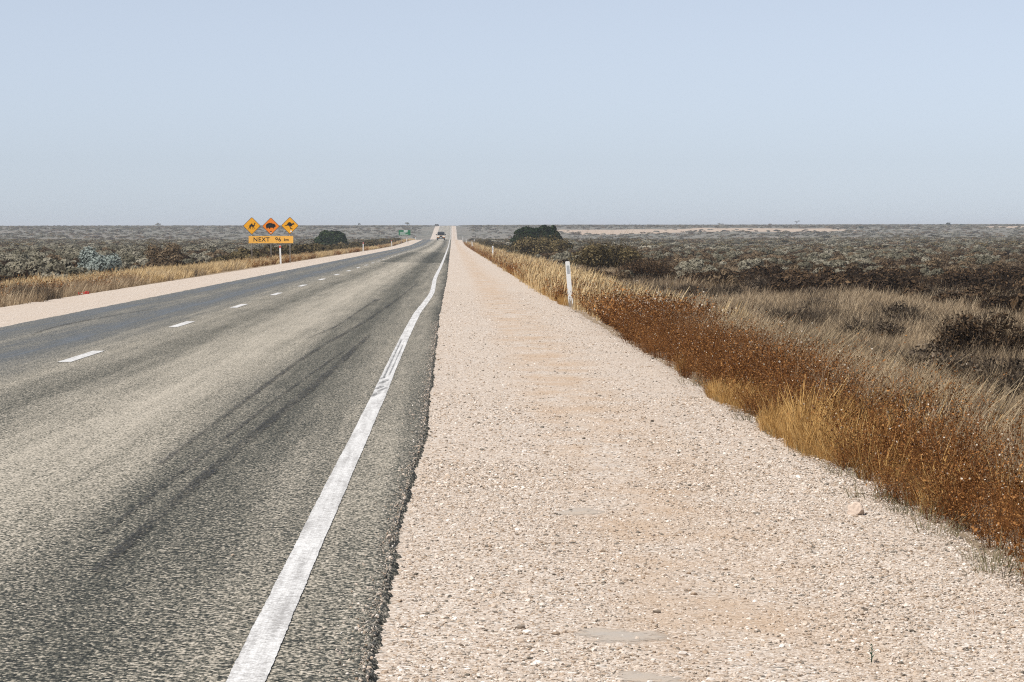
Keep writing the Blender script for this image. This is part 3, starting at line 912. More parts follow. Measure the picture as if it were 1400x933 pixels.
# grass and weed collections
C_GOLD = proto_collection("golden_tuft", [grass_mesh("golden_tuft", M['gold'], 400 + i, 64, .40, .17, .0052, .20, .28, head=.004) for i in range(6)])
C_TAN = proto_collection("grey_tuft", [grass_mesh("grey_tuft", M['tan'], 420 + i, 70, .38, .20, .0048, .20, .40, head=.003 if i % 2 else 0) for i in range(6)])
C_AMBER = proto_collection("amber_tuft", [grass_mesh("amber_tuft", M['amber_grass'], 430 + i, 80, .40, .17, .0048, .16, .55, head=.004) for i in range(5)])
C_PALE = proto_collection("pale_tuft", [grass_mesh("pale_tuft", M['pale'], 410 + i, 26, .46, .22, .0042, .48, .30, head=.005) for i in range(5)])
C_DARK = proto_collection("dark_tuft", [grass_mesh("dark_tuft", M['dark'], 440 + i, 80, .34, .20, .0045, .08, .55) for i in range(4)])
C_WEED = proto_collection("rust_weed_clump", [weed_joined(460 + i) for i in range(6)])
C_OLV = proto_collection("olive_tuft", [grass_mesh("olive_tuft", M['olive_grass'], 480 + i, 60, .17, .13, .0040, .05, .7) for i in range(4)])
# broader blades for tufts that stand far off
F_GOLD = proto_collection("far_golden_tuft", [grass_mesh("far_golden_tuft", M['gold'], 500 + i, 60, .44, .30, .016, .20, .28, head=.01) for i in range(4)])
F_TAN = proto_collection("far_grey_tuft", [grass_mesh("far_grey_tuft", M['tan'], 510 + i, 60, .40, .32, .015, .18, .40) for i in range(4)])
F_DARK = proto_collection("far_dark_tuft", [grass_mesh("far_dark_tuft", M['dark'], 520 + i, 60, .36, .32, .015, .08, .5) for i in range(4)])
F_RUST = proto_collection("far_rust_weed", [weed_joined(530 + i, height=.46, stems=26, spread=.32, leaf=.035, per=16) for i in range(4)])

def place(name, label, x, y, coll, nprot, smin=.75, smax=1.25, tilt=.12, zoff=-.01, onsh=False):
    n = len(x)
    z = zt(x, y) + zoff
    z = np.where((x < XR + .30) & (x > 0), np.maximum(z, z_sh(np.minimum(x, 2.45), y) - np.where(x > 2.42, (x - 2.42) * 0.40, 0) + zoff), z)
    s = RNG.uniform(smin, smax, n) * (1 + .30 * np.clip(fnoise(x + 5, y * .7, .75), -1, 1))
    rot = np.stack([RNG.normal(0, tilt, n), RNG.normal(0, tilt, n), RNG.uniform(-.9, .9, n)], -1)
    S = np.stack([s * RNG.uniform(.85, 1.15, n), s * RNG.uniform(.85, 1.15, n), s * RNG.uniform(.85, 1.2, n)], -1)
    return scatter(name, label, np.stack([x, y, z], -1), rot, S, RNG.integers(0, nprot, n), coll)

def is_gold_patch(y):      # golden stretches of the weed verge on the right
    return np.clip(np.exp(-((y - 20.8) / 2.6) ** 2) + np.exp(-((y - 82) / 20) ** 2) * .9 + .22 * (fnoise(y * .7, y * 0 + 3, .6) > .45), 0, 1)

HEROES = [(2.66, 60.2, .85), (-9.45, 73.0, 0.9), (-9.6, 75.0, .6)]   # (x, y, r) kept clear of grass
def clear_of(x, y):
    k_ = np.ones(len(x), bool)
    for hx, hy, hr in HEROES:
        k_ &= ((x - hx) ** 2 + (y - hy) ** 2) > hr * hr
    k_ &= ~((x < 2.70) & (y > 42) & (y < 61.2))
    return k_

# ------------------------------------------------------------------ shrubs one can tell apart
def shrub(name, label, cat, x, y, size, mat, seed, n=2500, lumps=10, leaf=.05, asp=.5, tips=0., twigs=0, group=None, rz=0.0, clear=.6, dome=False):
    fol, stm = shrub_meshes(name, mat, seed, n, lumps, size, leaf, asp, tips, twigs, dome=dome)
    e = empty(name, (x, y, float(zt(x, y)) - .02), rz)
    obj("foliage", fol, e); obj("stem", stm, e)
    tag(e, label, cat, group)
    HEROES.append((x, y, max(size[0], size[1]) * clear))
    return e

dt = shrub("dark_green_tree", "dense dark green bushy tree standing behind the olive shrubs by the guide posts", "tree", 9.9, 330, (3.05, 2.5, 2.95), M['green'], 900, 6500, 9, .26, .6, dome=True)
for q_, (cx_, cz_, sz_) in enumerate(((1.35, 1.9, (1.15, 1.1, 1.75)), (-1.5, 1.7, (1.3, 1.2, 1.45)), (2.3, 1.1, (1.0, 1.0, 1.5)))):
    o = obj("foliage", shrub_meshes("tree_lobe", M['green'], 950 + q_, 1500, 8, sz_, .24, .6)[0], dt)
    o.location = (cx_, 0, cz_)
shrub("dark_green_bush", "small dark green bush at the foot of the bushy tree", "bush", 12.9, 318, (.75, .7, 1.6), M['green'], 901, 1200, 7, .24, .7)
shrub("olive_bush", "broad olive-brown bush in front of the dark green tree", "bush", 7.6, 250, (3.1, 2.3, 2.25), M['olive'], 902, 6500, 18, .17, .6, twigs=260, clear=1.15)
shrub("olive_bush", "big rounded olive bush behind the peeling guide post", "bush", 8.1, 148, (2.2, 1.8, 1.95), M['olive'], 903, 7500, 18, .12, .55, twigs=320, clear=1.2)
shrub("grey_twig_bush", "dark grey twiggy bush right beside the big rounded olive bush", "bush", 7.9, 116, (1.4, 1.15, 1.2), M['black'], 904, 4200, 12, .08, .4, twigs=520, clear=1.2)
shrub("black_bush", "rounded almost black bush beyond the animal warning signs", "bush", -16.9, 400, (2.35, 2.2, 2.75), M['green'], 905, 7000, 12, .26, .6, dome=True)
shrub("blue_green_bush", "pale blue-green bush behind the golden grass, the denser of two", "bush", -15.55, 128, (1.0, .85, 1.45), M['blue'], 906, 3200, 14, .10, .6, tips=.5)
shrub("blue_green_bush", "pale blue-green bush with darker gaps beside its denser twin", "bush", -16.75, 132, (1.05, .85, 1.9), M['blue'], 907, 2600, 12, .11, .6, tips=.3)
shrub("brown_bush", "brown-tipped pale bush just behind the blue-green pair", "bush", -16.6, 165, (1.35, 1.1, 1.65), M['saltbrown'], 908, 3200, 13, .12, .6, tips=.6, twigs=160)
shrub("olive_mound", "low olive-green spiky mound before the blackish shrub band", "bush", 10.9, 78, (.42, .40, .42), M['olive_grass'], 909, 700, 6, .04, .25, twigs=260)
shrub("dark_thicket", "wide dark twiggy bush in the grey grass of the right-hand plain", "bush", 7.25, 38.6, (.85, .70, 1.0), M['black'], 910, 3800, 14, .055, .4, twigs=420)
shrub("dark_thicket", "grey-black grass mound in the dry grass past the rusty weeds", "bush", 5.9, 49, (.70, .60, .66), M['dark'], 911, 1800, 9, .055, .3, twigs=700)
shrub("dark_thicket", "small dark mound in the dry grass behind the peeling guide post", "bush", 6.6, 84, (.8, .65, .66), M['dark'], 912, 1700, 9, .06, .3, twigs=420)
shrub("low_olive_bush", "low dark olive bush beside the row of distant guide posts", "bush", 5.4, 420, (2.2, 1.8, 1.5), M['olive'], 913, 1800, 9, .15, .4)
shrub("low_dark_bush", "low dark shrub at the foot of the green road sign", "bush", -13.0, 520, (1.9, 1.6, 1.5), M['green'], 914, 1400, 9, .16, .4)
shrub("low_dark_bush", "dark flat shrub between the black bush and green road sign", "bush", -15.6, 545, (2.2, 1.8, 1.5), M['green'], 915, 1400, 9, .16, .4)
shrub("low_dark_bush", "dark shrub under the left end of the NEXT panel", "bush", -13.4, 205, (1.6, 1.3, 1.2), M['black'], 916, 1800, 10, .10, .4)
shrub("low_dark_bush", "brown-black shrub behind the middle sign post", "bush", -12.7, 196, (1.5, 1.2, 1.15), M['black'], 917, 1800, 10, .10, .4)

# the repeating kinds: prototypes, individuals, then the mass
def protos(name, mat, k, seed, **kw):
    return [shrub_meshes(name, mat, seed + i, **kw) for i in range(k)]
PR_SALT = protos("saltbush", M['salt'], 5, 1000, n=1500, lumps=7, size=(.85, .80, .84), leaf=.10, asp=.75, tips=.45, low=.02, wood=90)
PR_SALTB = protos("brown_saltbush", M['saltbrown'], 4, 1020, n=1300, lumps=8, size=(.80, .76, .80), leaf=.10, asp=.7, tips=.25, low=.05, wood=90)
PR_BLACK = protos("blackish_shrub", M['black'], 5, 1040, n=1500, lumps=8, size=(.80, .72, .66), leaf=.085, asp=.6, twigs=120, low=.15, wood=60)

PR_TWIG = protos("twiggy_bush", M['dark'], 4, 1080, n=900, lumps=9, size=(.55, .50, .55), leaf=.06, asp=.4, twigs=420, low=.2)
PR_VERGE = protos("verge_shrub", M['olive'], 4, 1060, n=900, lumps=11, size=(.95, .9, .95), leaf=.16, asp=.7, twigs=40)

def individuals(kind, label, group, cat, xs_, ys_, prots, smin, smax):
    for i, (x, y) in enumerate(zip(xs_, ys_)):
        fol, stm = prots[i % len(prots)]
        s = random.uniform(smin, smax)
        e = empty(kind, (x, y, float(zt(x, y)) - .03), random.uniform(0, 6.28))
        e.scale = (s * random.uniform(.9, 1.25), s * random.uniform(.9, 1.25), s * random.uniform(.8, 1.15))
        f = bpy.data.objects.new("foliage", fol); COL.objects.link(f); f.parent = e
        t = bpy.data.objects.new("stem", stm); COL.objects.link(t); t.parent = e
        tag(e, label, cat, group)

def in_view(x, y, m0=.005):
    u = x / y - math.tan(R(1.208))
    return (u > -.18 + m0) & (u < .18 - m0)

def spaced(x, y, d):
    keep = []
    cell = {}
    for i in range(len(x)):
        c = (int(x[i] // d), int(y[i] // d))
        ok = True
        for a in (-1, 0, 1):
            for b in (-1, 0, 1):
                for j in cell.get((c[0] + a, c[1] + b), ()):
                    if (x[i] - x[j]) ** 2 + (y[i] - y[j]) ** 2 < d * d:
                        ok = False
        if ok:
            cell.setdefault(c, []).append(i); keep.append(i)
    return np.array(keep, int)

def field(n, d0, d1, xa, xb, mind, density):
    x, y = tri_sample(n, d0, d1, xa, xb, .75)
    k_ = (RNG.random(n) < density(x, y)) & clear_of(x, y) & (sand_mask(x, y) < .45)
    x, y = x[k_], y[k_]
    k_ = spaced(x, y, mind)
    return x[k_], y[k_]

def collof(name, pr):
    return proto_collection(name, [p[0] for p in pr])
C_SALT, C_SALTB, C_BLACK = collof("saltbush_crown", PR_SALT), collof("brown_saltbush_crown", PR_SALTB), collof("blackish_crown", PR_BLACK)

def split_field(kind, label, group, label_rest, x, y, prots, coll, count, smin, smax, name_rest, sub=None):
    v = np.where(in_view(x, y))[0]
    v = v[np.argsort(y[v])][:count]
    individuals(kind, label, group, "shrub", x[v], y[v], prots, smin, smax)
    rest = np.setdiff1d(np.arange(len(x)), v)
    if len(rest):
        n = len(rest); s = RNG.uniform(smin, smax, n)
        S = np.stack([s * RNG.uniform(.9, 1.3, n), s * RNG.uniform(.9, 1.3, n), s * RNG.uniform(.8, 1.15, n)], -1)
        rot = np.stack([0 * s, 0 * s, RNG.uniform(0, 6.28, n)], -1)
        scatter(name_rest, label_rest, np.stack([x[rest], y[rest], zt(x[rest], y[rest]) - .03], -1), rot, S, RNG.integers(0, len(prots), n), coll)

# dark band across the plain on the right, beyond the dry grass
def band(x, y):
    u = x / y
    near = 104 - 44 * np.clip((u - .085) / .115, 0, 1.2) + 7 * fnoise(x * 1.3, y * .3, .5)
    far = 117 + 8 * fnoise(x + 20, y * .2, .3)
    return (u > .08 + .02 * RNG.random(len(x))) * (y > near) * (y < far) * np.clip(.52 + 1.0 * fnoise(x, y * .5, .45), .03, 1)
x, y = field(1500, 55, 125, lambda d: 6.0 + 0 * d, lambda d: .27 * d, .70, band)
split_field("blackish_shrub", "blackish brown low shrub in the dark band across the dry grass plain", "dark shrub band on the plain right of the road",
            "more blackish shrubs in the dark band", x, y, PR_BLACK, C_BLACK, 160, .5, 1.3, "blackish_shrubs")
x, y = field(420, 24, 92, lambda d: 4.8 + 0 * d, lambda d: .22 * d, 1.1, lambda x, y: np.clip(.11 + .50 * fnoise(x, y * .6, .5), 0, 1))
individuals("twiggy_bush", "grey twiggy low bush half sunk in the dry grass behind the rusty weeds", "twiggy bushes in the dry grass", "shrub", x, y, PR_TWIG, .55, 1.2)
# saltbush plain to the right
dens = lambda x, y: np.clip((x - 4.5) / 5, 0, 1) * np.clip((y - 92) / 30, 0.0, 1) * (.50 + .8 * fnoise(x, y, .16))
x, y = field(7000, 95, 360, lambda d: 5 + 0 * d, lambda d: .27 * d, 1.2, dens)
sel = RNG.random(len(x)) + .35 * fnoise(x + 9, y, .1)
a = sel < .46; b = (sel >= .46) & (sel < .74); c = sel >= .74
split_field("saltbush", "grey-white rounded saltbush on the plain beyond the blackish shrubs", "saltbushes right of the road", "the grey saltbush plain right of the road",
            x[a], y[a], PR_SALT, C_SALT, 150, .45, 1.1, "saltbush_plain")
split_field("brown_saltbush", "brownish saltbush among the grey ones past the blackish shrubs", "brown saltbushes right of the road", "brown bushes of the saltbush plain right of the road",
            x[b], y[b], PR_SALTB, C_SALTB, 110, .55, 1.05, "brown_bush_plain")
split_field("dark_shrub", "dark shrub scattered among the saltbushes past the blackish band", "dark shrubs scattered right of the road", "dark bushes of the plain right of the road",
            x[c], y[c], PR_BLACK, C_BLACK, 40, .55, 1.0, "dark_bush_plain")
# saltbush plain to the left
dens = lambda x, y: np.clip((-x - 15.2) / 2.0, 0, 1) * (.62 + .9 * fnoise(x, y, .16))
x, y = field(9000, 85, 400, lambda d: -.24 * d - 5, lambda d: -15 + 0 * d, 1.2, dens)
sel = RNG.random(len(x)) + .35 * fnoise(x + 9, y, .1)
a = sel < .50; b = (sel >= .50) & (sel < .68); c = sel >= .68
split_field("pale_saltbush", "grey-green saltbush behind the golden grass across the road", "saltbushes across the road", "the grey-green saltbush plain across the road",
            x[a], y[a], PR_SALT, C_SALT, 150, .5, 1.5, "saltbush_plain")
split_field("dusky_saltbush", "dusky brown saltbush behind the golden grass across the road", "brown saltbushes across the road", "brown bushes of the saltbush plain across the road",
            x[b], y[b], PR_SALTB, C_SALTB, 80, .65, 1.2, "brown_bush_plain")
split_field("shadowy_shrub", "dark shrub among the saltbushes behind the golden grass across the road", "dark shrubs across the road", "dark bushes of the plain across the road",
            x[c], y[c], PR_BLACK, C_BLACK, 70, .5, 1.4, "dark_bush_plain")

x, y = field(420, 175, 640, lambda d: -16 + 0 * d, lambda d: -11.6 + 0 * d, 1.3, lambda x, y: .8 + .4 * fnoise(x, y, .1))
individuals("verge_shrub", "olive brown shrub hugging the golden fringe past the animal signs", "shrubs behind the far verge past the animal signs", "shrub", x, y, PR_VERGE, .8, 1.35)
x, y = field(260, 190, 560, lambda d: 4.6 + 0 * d, lambda d: 7.5 + 0 * d, 1.5, lambda x, y: .7 + .4 * fnoise(x, y, .1))
individuals("roadside_shrub", "olive brown shrub behind the weed strip past the big olive bushes", "shrubs behind the distant guide posts", "shrub", x, y, PR_VERGE, .6, 1.1)

# far scrub as one mass per side
FAR = [shrub_meshes("far_scrub", mt, 1100 + i, n=240, lumps=8, size=(1.2, 1.1, .85), leaf=.24, asp=.6)[0]
       for i, mt in enumerate((M['salt'], M['salt'], M['salt'], M['salt'], M['saltbrown'], M['saltbrown'], M['olive']))]
C_FAR = proto_collection("far_scrub", FAR)
def far_field(name, label, n, d0, d1, xa, xb, smin, smax, power):
    x, y = tri_sample(n, d0, d1, xa, xb, power)
    k_ = ((sand_mask(x, y) < .45 + .1 * RNG.random(n)) | (RNG.random(n) < .07)) & clear_of(x, y)
    x, y = x[k_], y[k_]; n = len(x)
    s = RNG.uniform(smin, smax, n)
    rot = np.stack([0 * s, 0 * s, RNG.uniform(0, 6.28, n)], -1)
    S = np.stack([s * RNG.uniform(.9, 1.6, n), s, s * RNG.uniform(.6, 1.0, n)], -1)
    w = RNG.random(n) + .22 * fnoise(x, y * .5, .02)
    idx = np.clip((w * 7).astype(int), 0, 6)
    scatter(name, label, np.stack([x, y, zt(x, y) - .05], -1), rot, S, idx, C_FAR)
far_field("far_scrub", "distant scrub covering the plain right of the road", 9000, 330, 900, lambda d: 5 + 0 * d, lambda d: .26 * d, .6, 1.15, .6)
far_field("far_scrub", "hazy scrub reaching to the horizon right of the road", 15000, 880, 3600, lambda d: 9 + 0 * d, lambda d: .25 * d, .8, 1.6, .6)
far_field("far_scrub", "distant scrub covering the plain across the road", 9000, 370, 900, lambda d: -.24 * d, lambda d: -15 + 0 * d, .6, 1.15, .6)
far_field("far_scrub", "hazy scrub reaching to the horizon across the road", 15000, 880, 3600, lambda d: -.23 * d, lambda d: -17 + 0 * d, .8, 1.6, .6)

# lone trees and bushes that break the horizon
def far_tree(name, label, x, y, h, w, mat, seed, trunk=.45, lumps=7, n=420, leaf=.4):
    r = np.random.default_rng(seed)
    P, N, L_ = shrub_points(r, n, lumps, (w / 2, w / 2, h * (1 - trunk)))
    P[:, 2] += h * trunk
    e = empty(name, (x, y, float(zt(x, y)) - .1))
    obj("crown", part_mesh("crown", [leaf_quads(P, N, leaf, .6, r, r.random(n))], mat), e)
    mb = MB()
    mb.tube([(0, 0, -.2), (.05 * h, 0, h * trunk * .6), (.02 * h, 0, h * trunk * 1.15)], [.05 * h, .04 * h, .025 * h], 7)
    for l in L_[:5]:
        mb.tube([(.04 * h, 0, h * trunk * .75), (l[0] * w / 2, l[1] * w / 2, h * trunk + l[2] * h * (1 - trunk))], [.022 * h, .008 * h], 5)
    mb.build("trunk", M['stem'], e, True)
    return tag(e, label, "tree")
PXM = 3889.0
def X_at(px, d):
    return (px - 618.0) / PXM * d
far_tree("lone_tree", "lone wind-bent tree on the horizon far across the road", X_at(218, 1900), 1900, 3.2, 4.6, M['salt'], 1, .4)
far_tree("lone_tree", "small tree on the horizon behind the black bush", X_at(492, 2100), 2100, 3.0, 2.6, M['salt'], 2, .4)
far_tree("lone_tree", "tree clump on the horizon above the green road sign", X_at(557, 2000), 2000, 3.6, 3.6, M['salt'], 3, .35)
far_tree("lone_tree", "dark tree where the far gravel verge meets the horizon", X_at(597.5, 1640), 1640, 2.0, 2.6, M['black'], 4, .3)
far_tree("lone_tree", "dense grey tree clump on the horizon beyond the pale sand", X_at(986, 2200), 2200, 2.6, 5.2, M['salt'], 5, .2)
far_tree("lone_tree", "thin flat-topped tree on the horizon beyond the sand flats", X_at(1090, 2100), 2100, 4.2, 5.4, M['black'], 6, .72, 4, 150, .35)
far_tree("lone_tree", "reddish brown bush on the horizon between the two sand flats", X_at(1053, 1750), 1750, 2.4, 2.4, M['saltbrown'], 7, .2)
far_tree("spreading_bush", "grey-green spreading bush at the near end of the sand flat", X_at(790, 1250), 1250, 3.9, 5.6, M['saltbrown'], 8, .15, 8, 500, .3)
far_tree("sand_bush", "dark bush at the end of the long sand flat", X_at(1178, 1450), 1450, 2.0, 2.8, M['green'], 9, .15)
far_tree("sand_bush", "rounded dark bush on the second sand flat, the taller", X_at(1299, 1800), 1800, 2.9, 3.9, M['green'], 10, .1)
far_tree("sand_bush", "dark bush on the second sand flat beside the taller one", X_at(1288, 1795), 1795, 1.7, 3.6, M['green'], 11, .1)
far_tree("sand_bush", "flat dark bush apart from the other two on the second sand flat", X_at(1317, 1780), 1780, 1.8, 4.0, M['green'], 12, .1)

# ------------------------------------------------------------------ grass and weeds
# individual rusty weeds closest to the shoulder
WEEDM = [weed_parts(700 + i, height=.44, stems=34, spread=.15, leaf=.0125, per=30) for i in range(6)]
WM = []
for a, b, c in WEEDM:
    WM.append((part_mesh("weed_stem", [a], M['rust']), part_mesh("weed_leaf", [b], M['rust']), part_mesh("weed_seed", [c], M['rust_seed'])))
n = 4200
y = 7 + 38 * RNG.random(n) ** 1.3; x = 2.40 + RNG.random(n) ** 1.2 * 1.10
k_ = (RNG.random(n) > is_gold_patch(y) * .93) & (x > 2.46 + .12 * fnoise(y * 3, y * 0, .8)) & (fnoise(x * 1.6, y * 1.1, 2.6) > -.10) & clear_of(x, y)
x, y = x[k_], y[k_]
k_ = spaced(x, y, .17); x, y = x[k_], y[k_]
v = np.where(in_view(x, y))[0]; v = v[np.argsort(y[v] + 4 * (x[v] - 2.4))][:280]
for i, j in enumerate(v):
    e = empty("rust_weed", (x[j], y[j], float(max(zt(x[j], y[j]), z_sh(min(x[j], 2.45), y[j]) - max(0, x[j] - 2.42) * .4 if x[j] < 2.6 else -9)) - .02), random.uniform(0, 6.28))
    s = random.uniform(.62, 1.18) * (0.7 if x[j] < 2.56 else 1.0)
    e.scale = (s, s, s * random.uniform(.85, 1.15))
    for nm, me_ in zip(("stem", "leaf", "seed_head"), WM[i % 6]):
        o = bpy.data.objects.new(nm, me_); COL.objects.link(o); o.parent = e
        o['kind'] = 'stuff'
    tag(e, "rusty brown dry weed with pale seed tips crowding the gravel edge", "weed", "rusty weeds along the gravel shoulder")
rest = np.setdiff1d(np.arange(len(x)), v)
place("rust_weeds", "more rusty dry weeds behind the front row", x[rest], y[rest], C_WEED, 6, .7, 1.15)
# rusty weeds further along
n = 4600
y = 42 + 500 * RNG.random(n) ** 1.9; x = 2.46 + RNG.random(n) ** 1.2 * 1.25
k_ = (RNG.random(n) > is_gold_patch(y) * .85) & clear_of(x, y) & (fnoise(x * 1.2, y * .7, 1.1) > -.15)
place("rust_weed_strip", "rusty weed strip running on along the gravel shoulder", x[k_], y[k_], F_RUST, 4, .5, .95)
n = 900
y = 50 + 600 * RNG.random(n) ** 1.5; x = -9.9 - RNG.random(n) ** 1.3 * 1.6
k_ = (fnoise(y, x, .08) > -.1) & clear_of(x, y)
place("rust_weed_strip", "rusty weeds dotted along the verge across the road", x[k_], y[k_], F_RUST, 4, .55, 1.0)

# golden grass of the right verge
n = 5200
y = 8 + 120 * RNG.random(n) ** 1.5; x = 2.50 + RNG.random(n) * 2.6
k_ = (RNG.random(n) < np.where(x < 4.0, is_gold_patch(y) + .03, .06)) & clear_of(x, y)
a = k_ & (y < 45); b = k_ & (y >= 45)
place("golden_grass", "golden dry grass breaking the rusty weed strip", x[a], y[a], C_AMBER, 5, .36, .70)
place("golden_grass", "golden dry grass along the shoulder past the peeling guide post", x[b], y[b], F_GOLD, 4, .6, 1.05)
n = 1500
y = 120 + 400 * RNG.random(n) ** 1.4; x = 2.5 + RNG.random(n) * 2.2
place("golden_grass", "golden grass fringe beside the distant guide posts", x, y, F_GOLD, 4, .6, 1.1)
n = 5200
y = 8 + 110 * RNG.random(n) ** 1.7; x = 2.36 + RNG.random(n) ** 1.5 * .75
k_ = (fnoise(y * 2.2, y * 0 + 7, .8) + .6 * fnoise(x * 3, y * 1.5, 1.7) > -.02 + .62 * ((y < 17.5) | ((y > 26) & (y < 50)))) & clear_of(x, y)
place("golden_fringe", "low golden dry grass fringe at the foot of the rusty weeds", x[k_], y[k_], C_AMBER, 5, .18, .46)
# golden blades leaning over the weeds
n = 1700
y = 9 + 45 * RNG.random(n) ** 1.2; x = 3.1 + RNG.random(n) * 2.4
k_ = fnoise(x, y * .6, 1.1) > -.15
place("tall_pale_grass", "tall pale grass stems leaning behind the rusty weeds", x[k_], y[k_], C_PALE, 5, .45, .78, .14)

# grey grass plain on the right
n = 24000
x, y = tri_sample(n, 9, 78, lambda d: 3.1 + 0 * d, lambda d: .25 * d + 4, .8)
k_ = clear_of(x, y)
t_ = fnoise(x, y * .5, .8) + .5 * RNG.normal(0, .3, n)
a = k_ & (t_ < .45) & (y < 45); b = k_ & (t_ >= .45) & (y < 45)
place("grey_grass", "grey-tan dry grass covering the plain behind the weeds", x[a], y[a], C_TAN, 6, .40, .90)
place("dark_grass", "darker twiggy dry growth in the grey grass", x[b], y[b], C_DARK, 4, .5, 1.1)
a = k_ & (t_ < .48) & (y >= 45); b = k_ & (t_ >= .48) & (y >= 45)
place("grey_grass", "grey-tan dry grass stretching to the blackish shrub band", x[a], y[a], F_TAN, 4, .45, .9)
place("dark_grass", "darker dry growth before the blackish shrub band", x[b], y[b], F_DARK, 4, .5, .95)
n = 9000
x, y = tri_sample(n, 76, 200, lambda d: 3.8 + 0 * d, lambda d: .25 * d, .8)
k_ = clear_of(x, y) & (RNG.random(n) < np.where(x / y < .075, 1, .45))
t_ = fnoise(x, y * .5, .3) + RNG.normal(0, .25, n)
place("grey_grass", "dry grass between the shrubs of the right-hand plain", x[k_ & (t_ < .3)], y[k_ & (t_ < .3)], F_TAN, 4, .5, .95)
place("dark_grass", "dark twiggy growth between the shrubs of the right-hand plain", x[k_ & (t_ >= .3)], y[k_ & (t_ >= .3)], F_DARK, 4, .5, .95)

# small olive tufts at the gravel edge, each its own plant
for i, (x, y) in enumerate([(2.42, 9.9), (2.36, 10.35), (2.50, 10.9), (2.43, 11.6), (2.34, 12.2), (2.40, 12.65), (2.36, 13.9), (2.44, 14.9), (2.33, 15.7), (2.42, 17.3), (2.36, 18.9), (2.40, 20.6), (2.37, 22.5), (2.42, 25), (2.38, 28)]):
    o = bpy.data.objects.new("edge_tuft", bpy.data.objects["olive_tuft_%02d" % (i % 4)].data)
    COL.objects.link(o); o.location = (x, y, float(z_sh(min(x, 2.45), y)) - .012)
    s = random.uniform(.55, 1.0); o.scale = (s * 1.2, s * 1.2, s * .8); o.rotation_euler = (0, 0, random.uniform(0, 6.28))
    tag(o, "small grey-olive grass tuft on the gravel at the foot of the rusty weeds", "grass tuft", "tufts at the gravel edge")

# grass across the road
n = 15000
y = 30 + 300 * RNG.random(n) ** 1.25; x = -9.5 - .75 * np.clip((y - 60) / 80, 0, 1) - RNG.random(n) * (6.2 - 3.2 * np.clip((y - 140) / 40, 0, 1))
t_ = (-x - 9.45) / 6.8 + .22 * fnoise(x, y, .5) + RNG.normal(0, .08, n)
far_gold = np.clip((y - 70) / 40, 0, .55)
a = (t_ < .45 - far_gold * .7) ; b = ~a
dk = fnoise(x * .8, y * .3, .4) > .35
k_ = clear_of(x, y)
place("grey_verge_grass", "grey dry grass on the verge across the road", x[a & ~dk & k_], y[a & ~dk & k_], F_TAN, 4, .5, .9)
place("dark_verge_grass", "dark patches in the verge grass across the road", x[a & dk & k_], y[a & dk & k_], F_DARK, 4, .6, 1.0)
place("golden_verge_grass", "tall golden grass belt before the saltbush across the road", x[b & k_], y[b & k_], F_GOLD, 4, .36, .78)
n = 2600
y = 320 + 500 * RNG.random(n); x = -10.1 - RNG.random(n) * 1.6
place("golden_verge_grass", "golden fringe beside the far guide posts across the road", x, y, F_GOLD, 4, .45, .8)

# orange bare soil at the far left of the belt
V, n = [], 28
for i in range(n):
    th = 2 * math.pi * i / n; r_ = 1 + .25 * math.sin(2 * th + 1) + .15 * math.sin(5 * th)
    x, y = -18.6 + 1.5 * r_ * math.cos(th), 116 + 7 * r_ * math.sin(th)
    V.append((x, y, float(zt(x, y)) + .05))
c0 = (-18.6, 116, float(zt(-18.6, 116)) + .10)
o = obj("soil_patch", mesh_np("soil_patch", np.array([c0] + V), [(0, 1 + i, 1 + (i + 1) % n) for i in range(n)], M['orange_soil'], True))
tag(o, "orange bare soil patch beside the golden grass", None, None, 'structure')

# ------------------------------------------------------------------ guide posts
def guide_post(x, y, label, tilt=0.0, h=.98, refl='reflector', peel=False, group=None):
    e = empty("guide_post", (x, y, float(zt(x, y)) - .02))
    e.rotation_euler = (0, tilt, 0)
    w, t = .047, .018
    pts = [(-w, 0), (w, 0), (w, h - .02), (w - .012, h), (-w + .012, h), (-w, h - .02)]
    z0 = .20 if peel else 0.0
    mb = MB().plate([(a, max(b, z0)) for a, b in pts], -t, t)
    mb.build("post", M['post'], e, False)
    if peel:
        poly = [(-w, -.06), (w, -.06), (w, .20), (.036, .245), (.02, .20), (.006, .165), (-.01, .225), (-.024, .185), (-w, .20)]
        MB().plate([(a * .995, b) for a, b in [(-w, -.06), (w, -.06), (w, .20), (-w, .20)]], -t * .96, t * .96).build("bare_foot", M['post_bare'], e)
        for cx_, hh in ((-.036, .10), (.0, .05), (.030, .13), (.044, .16)):
            MB().plate([(cx_ - .012, .21), (cx_ + .010, .21), (cx_ + .004, .20 - hh), (cx_ - .004, .20 - hh * .8)], -t * 1.06, -t * .9).build("paint_flake", M['post'], e)
    for k_ in (-1, 1):
        ht = .06 if refl == 'red' else .085
        MB().box((-.026 if refl != 'red' else -.045, k_ * t - .004 if k_ < 0 else t - .001, h - .09 - 2 * ht + (.0 if refl != 'red' else .07)), (.026 if refl != 'red' else .045, k_ * t + .001 if k_ < 0 else t + .004, h - .09 + (.0 if refl != 'red' else .07))).build("reflector", M[refl], e)
    tag(e, label, "guide post", group)
    return e
guide_post(2.54, 60.6, "leaning white guide post with peeling foot in the rusty weeds", R(-4.5), 1.0, peel=True)
guide_post(2.54, 178, "upright white guide post just beyond the leaning peeling one", R(1), .98)
for d in (355, 505, 660):
    guide_post(2.54, d, "small white guide post far along the gravel shoulder's weed edge", R(random.uniform(-2, 2)), 1.0, group="far guide posts on the gravel shoulder side")
guide_post(4.7, 600, "white post set back in the scrub behind the guide post row", R(1), .95)
guide_post(-9.82, 163.5, "white guide post with red reflector beside the animal warning signs", R(-2), 1.08, 'red')
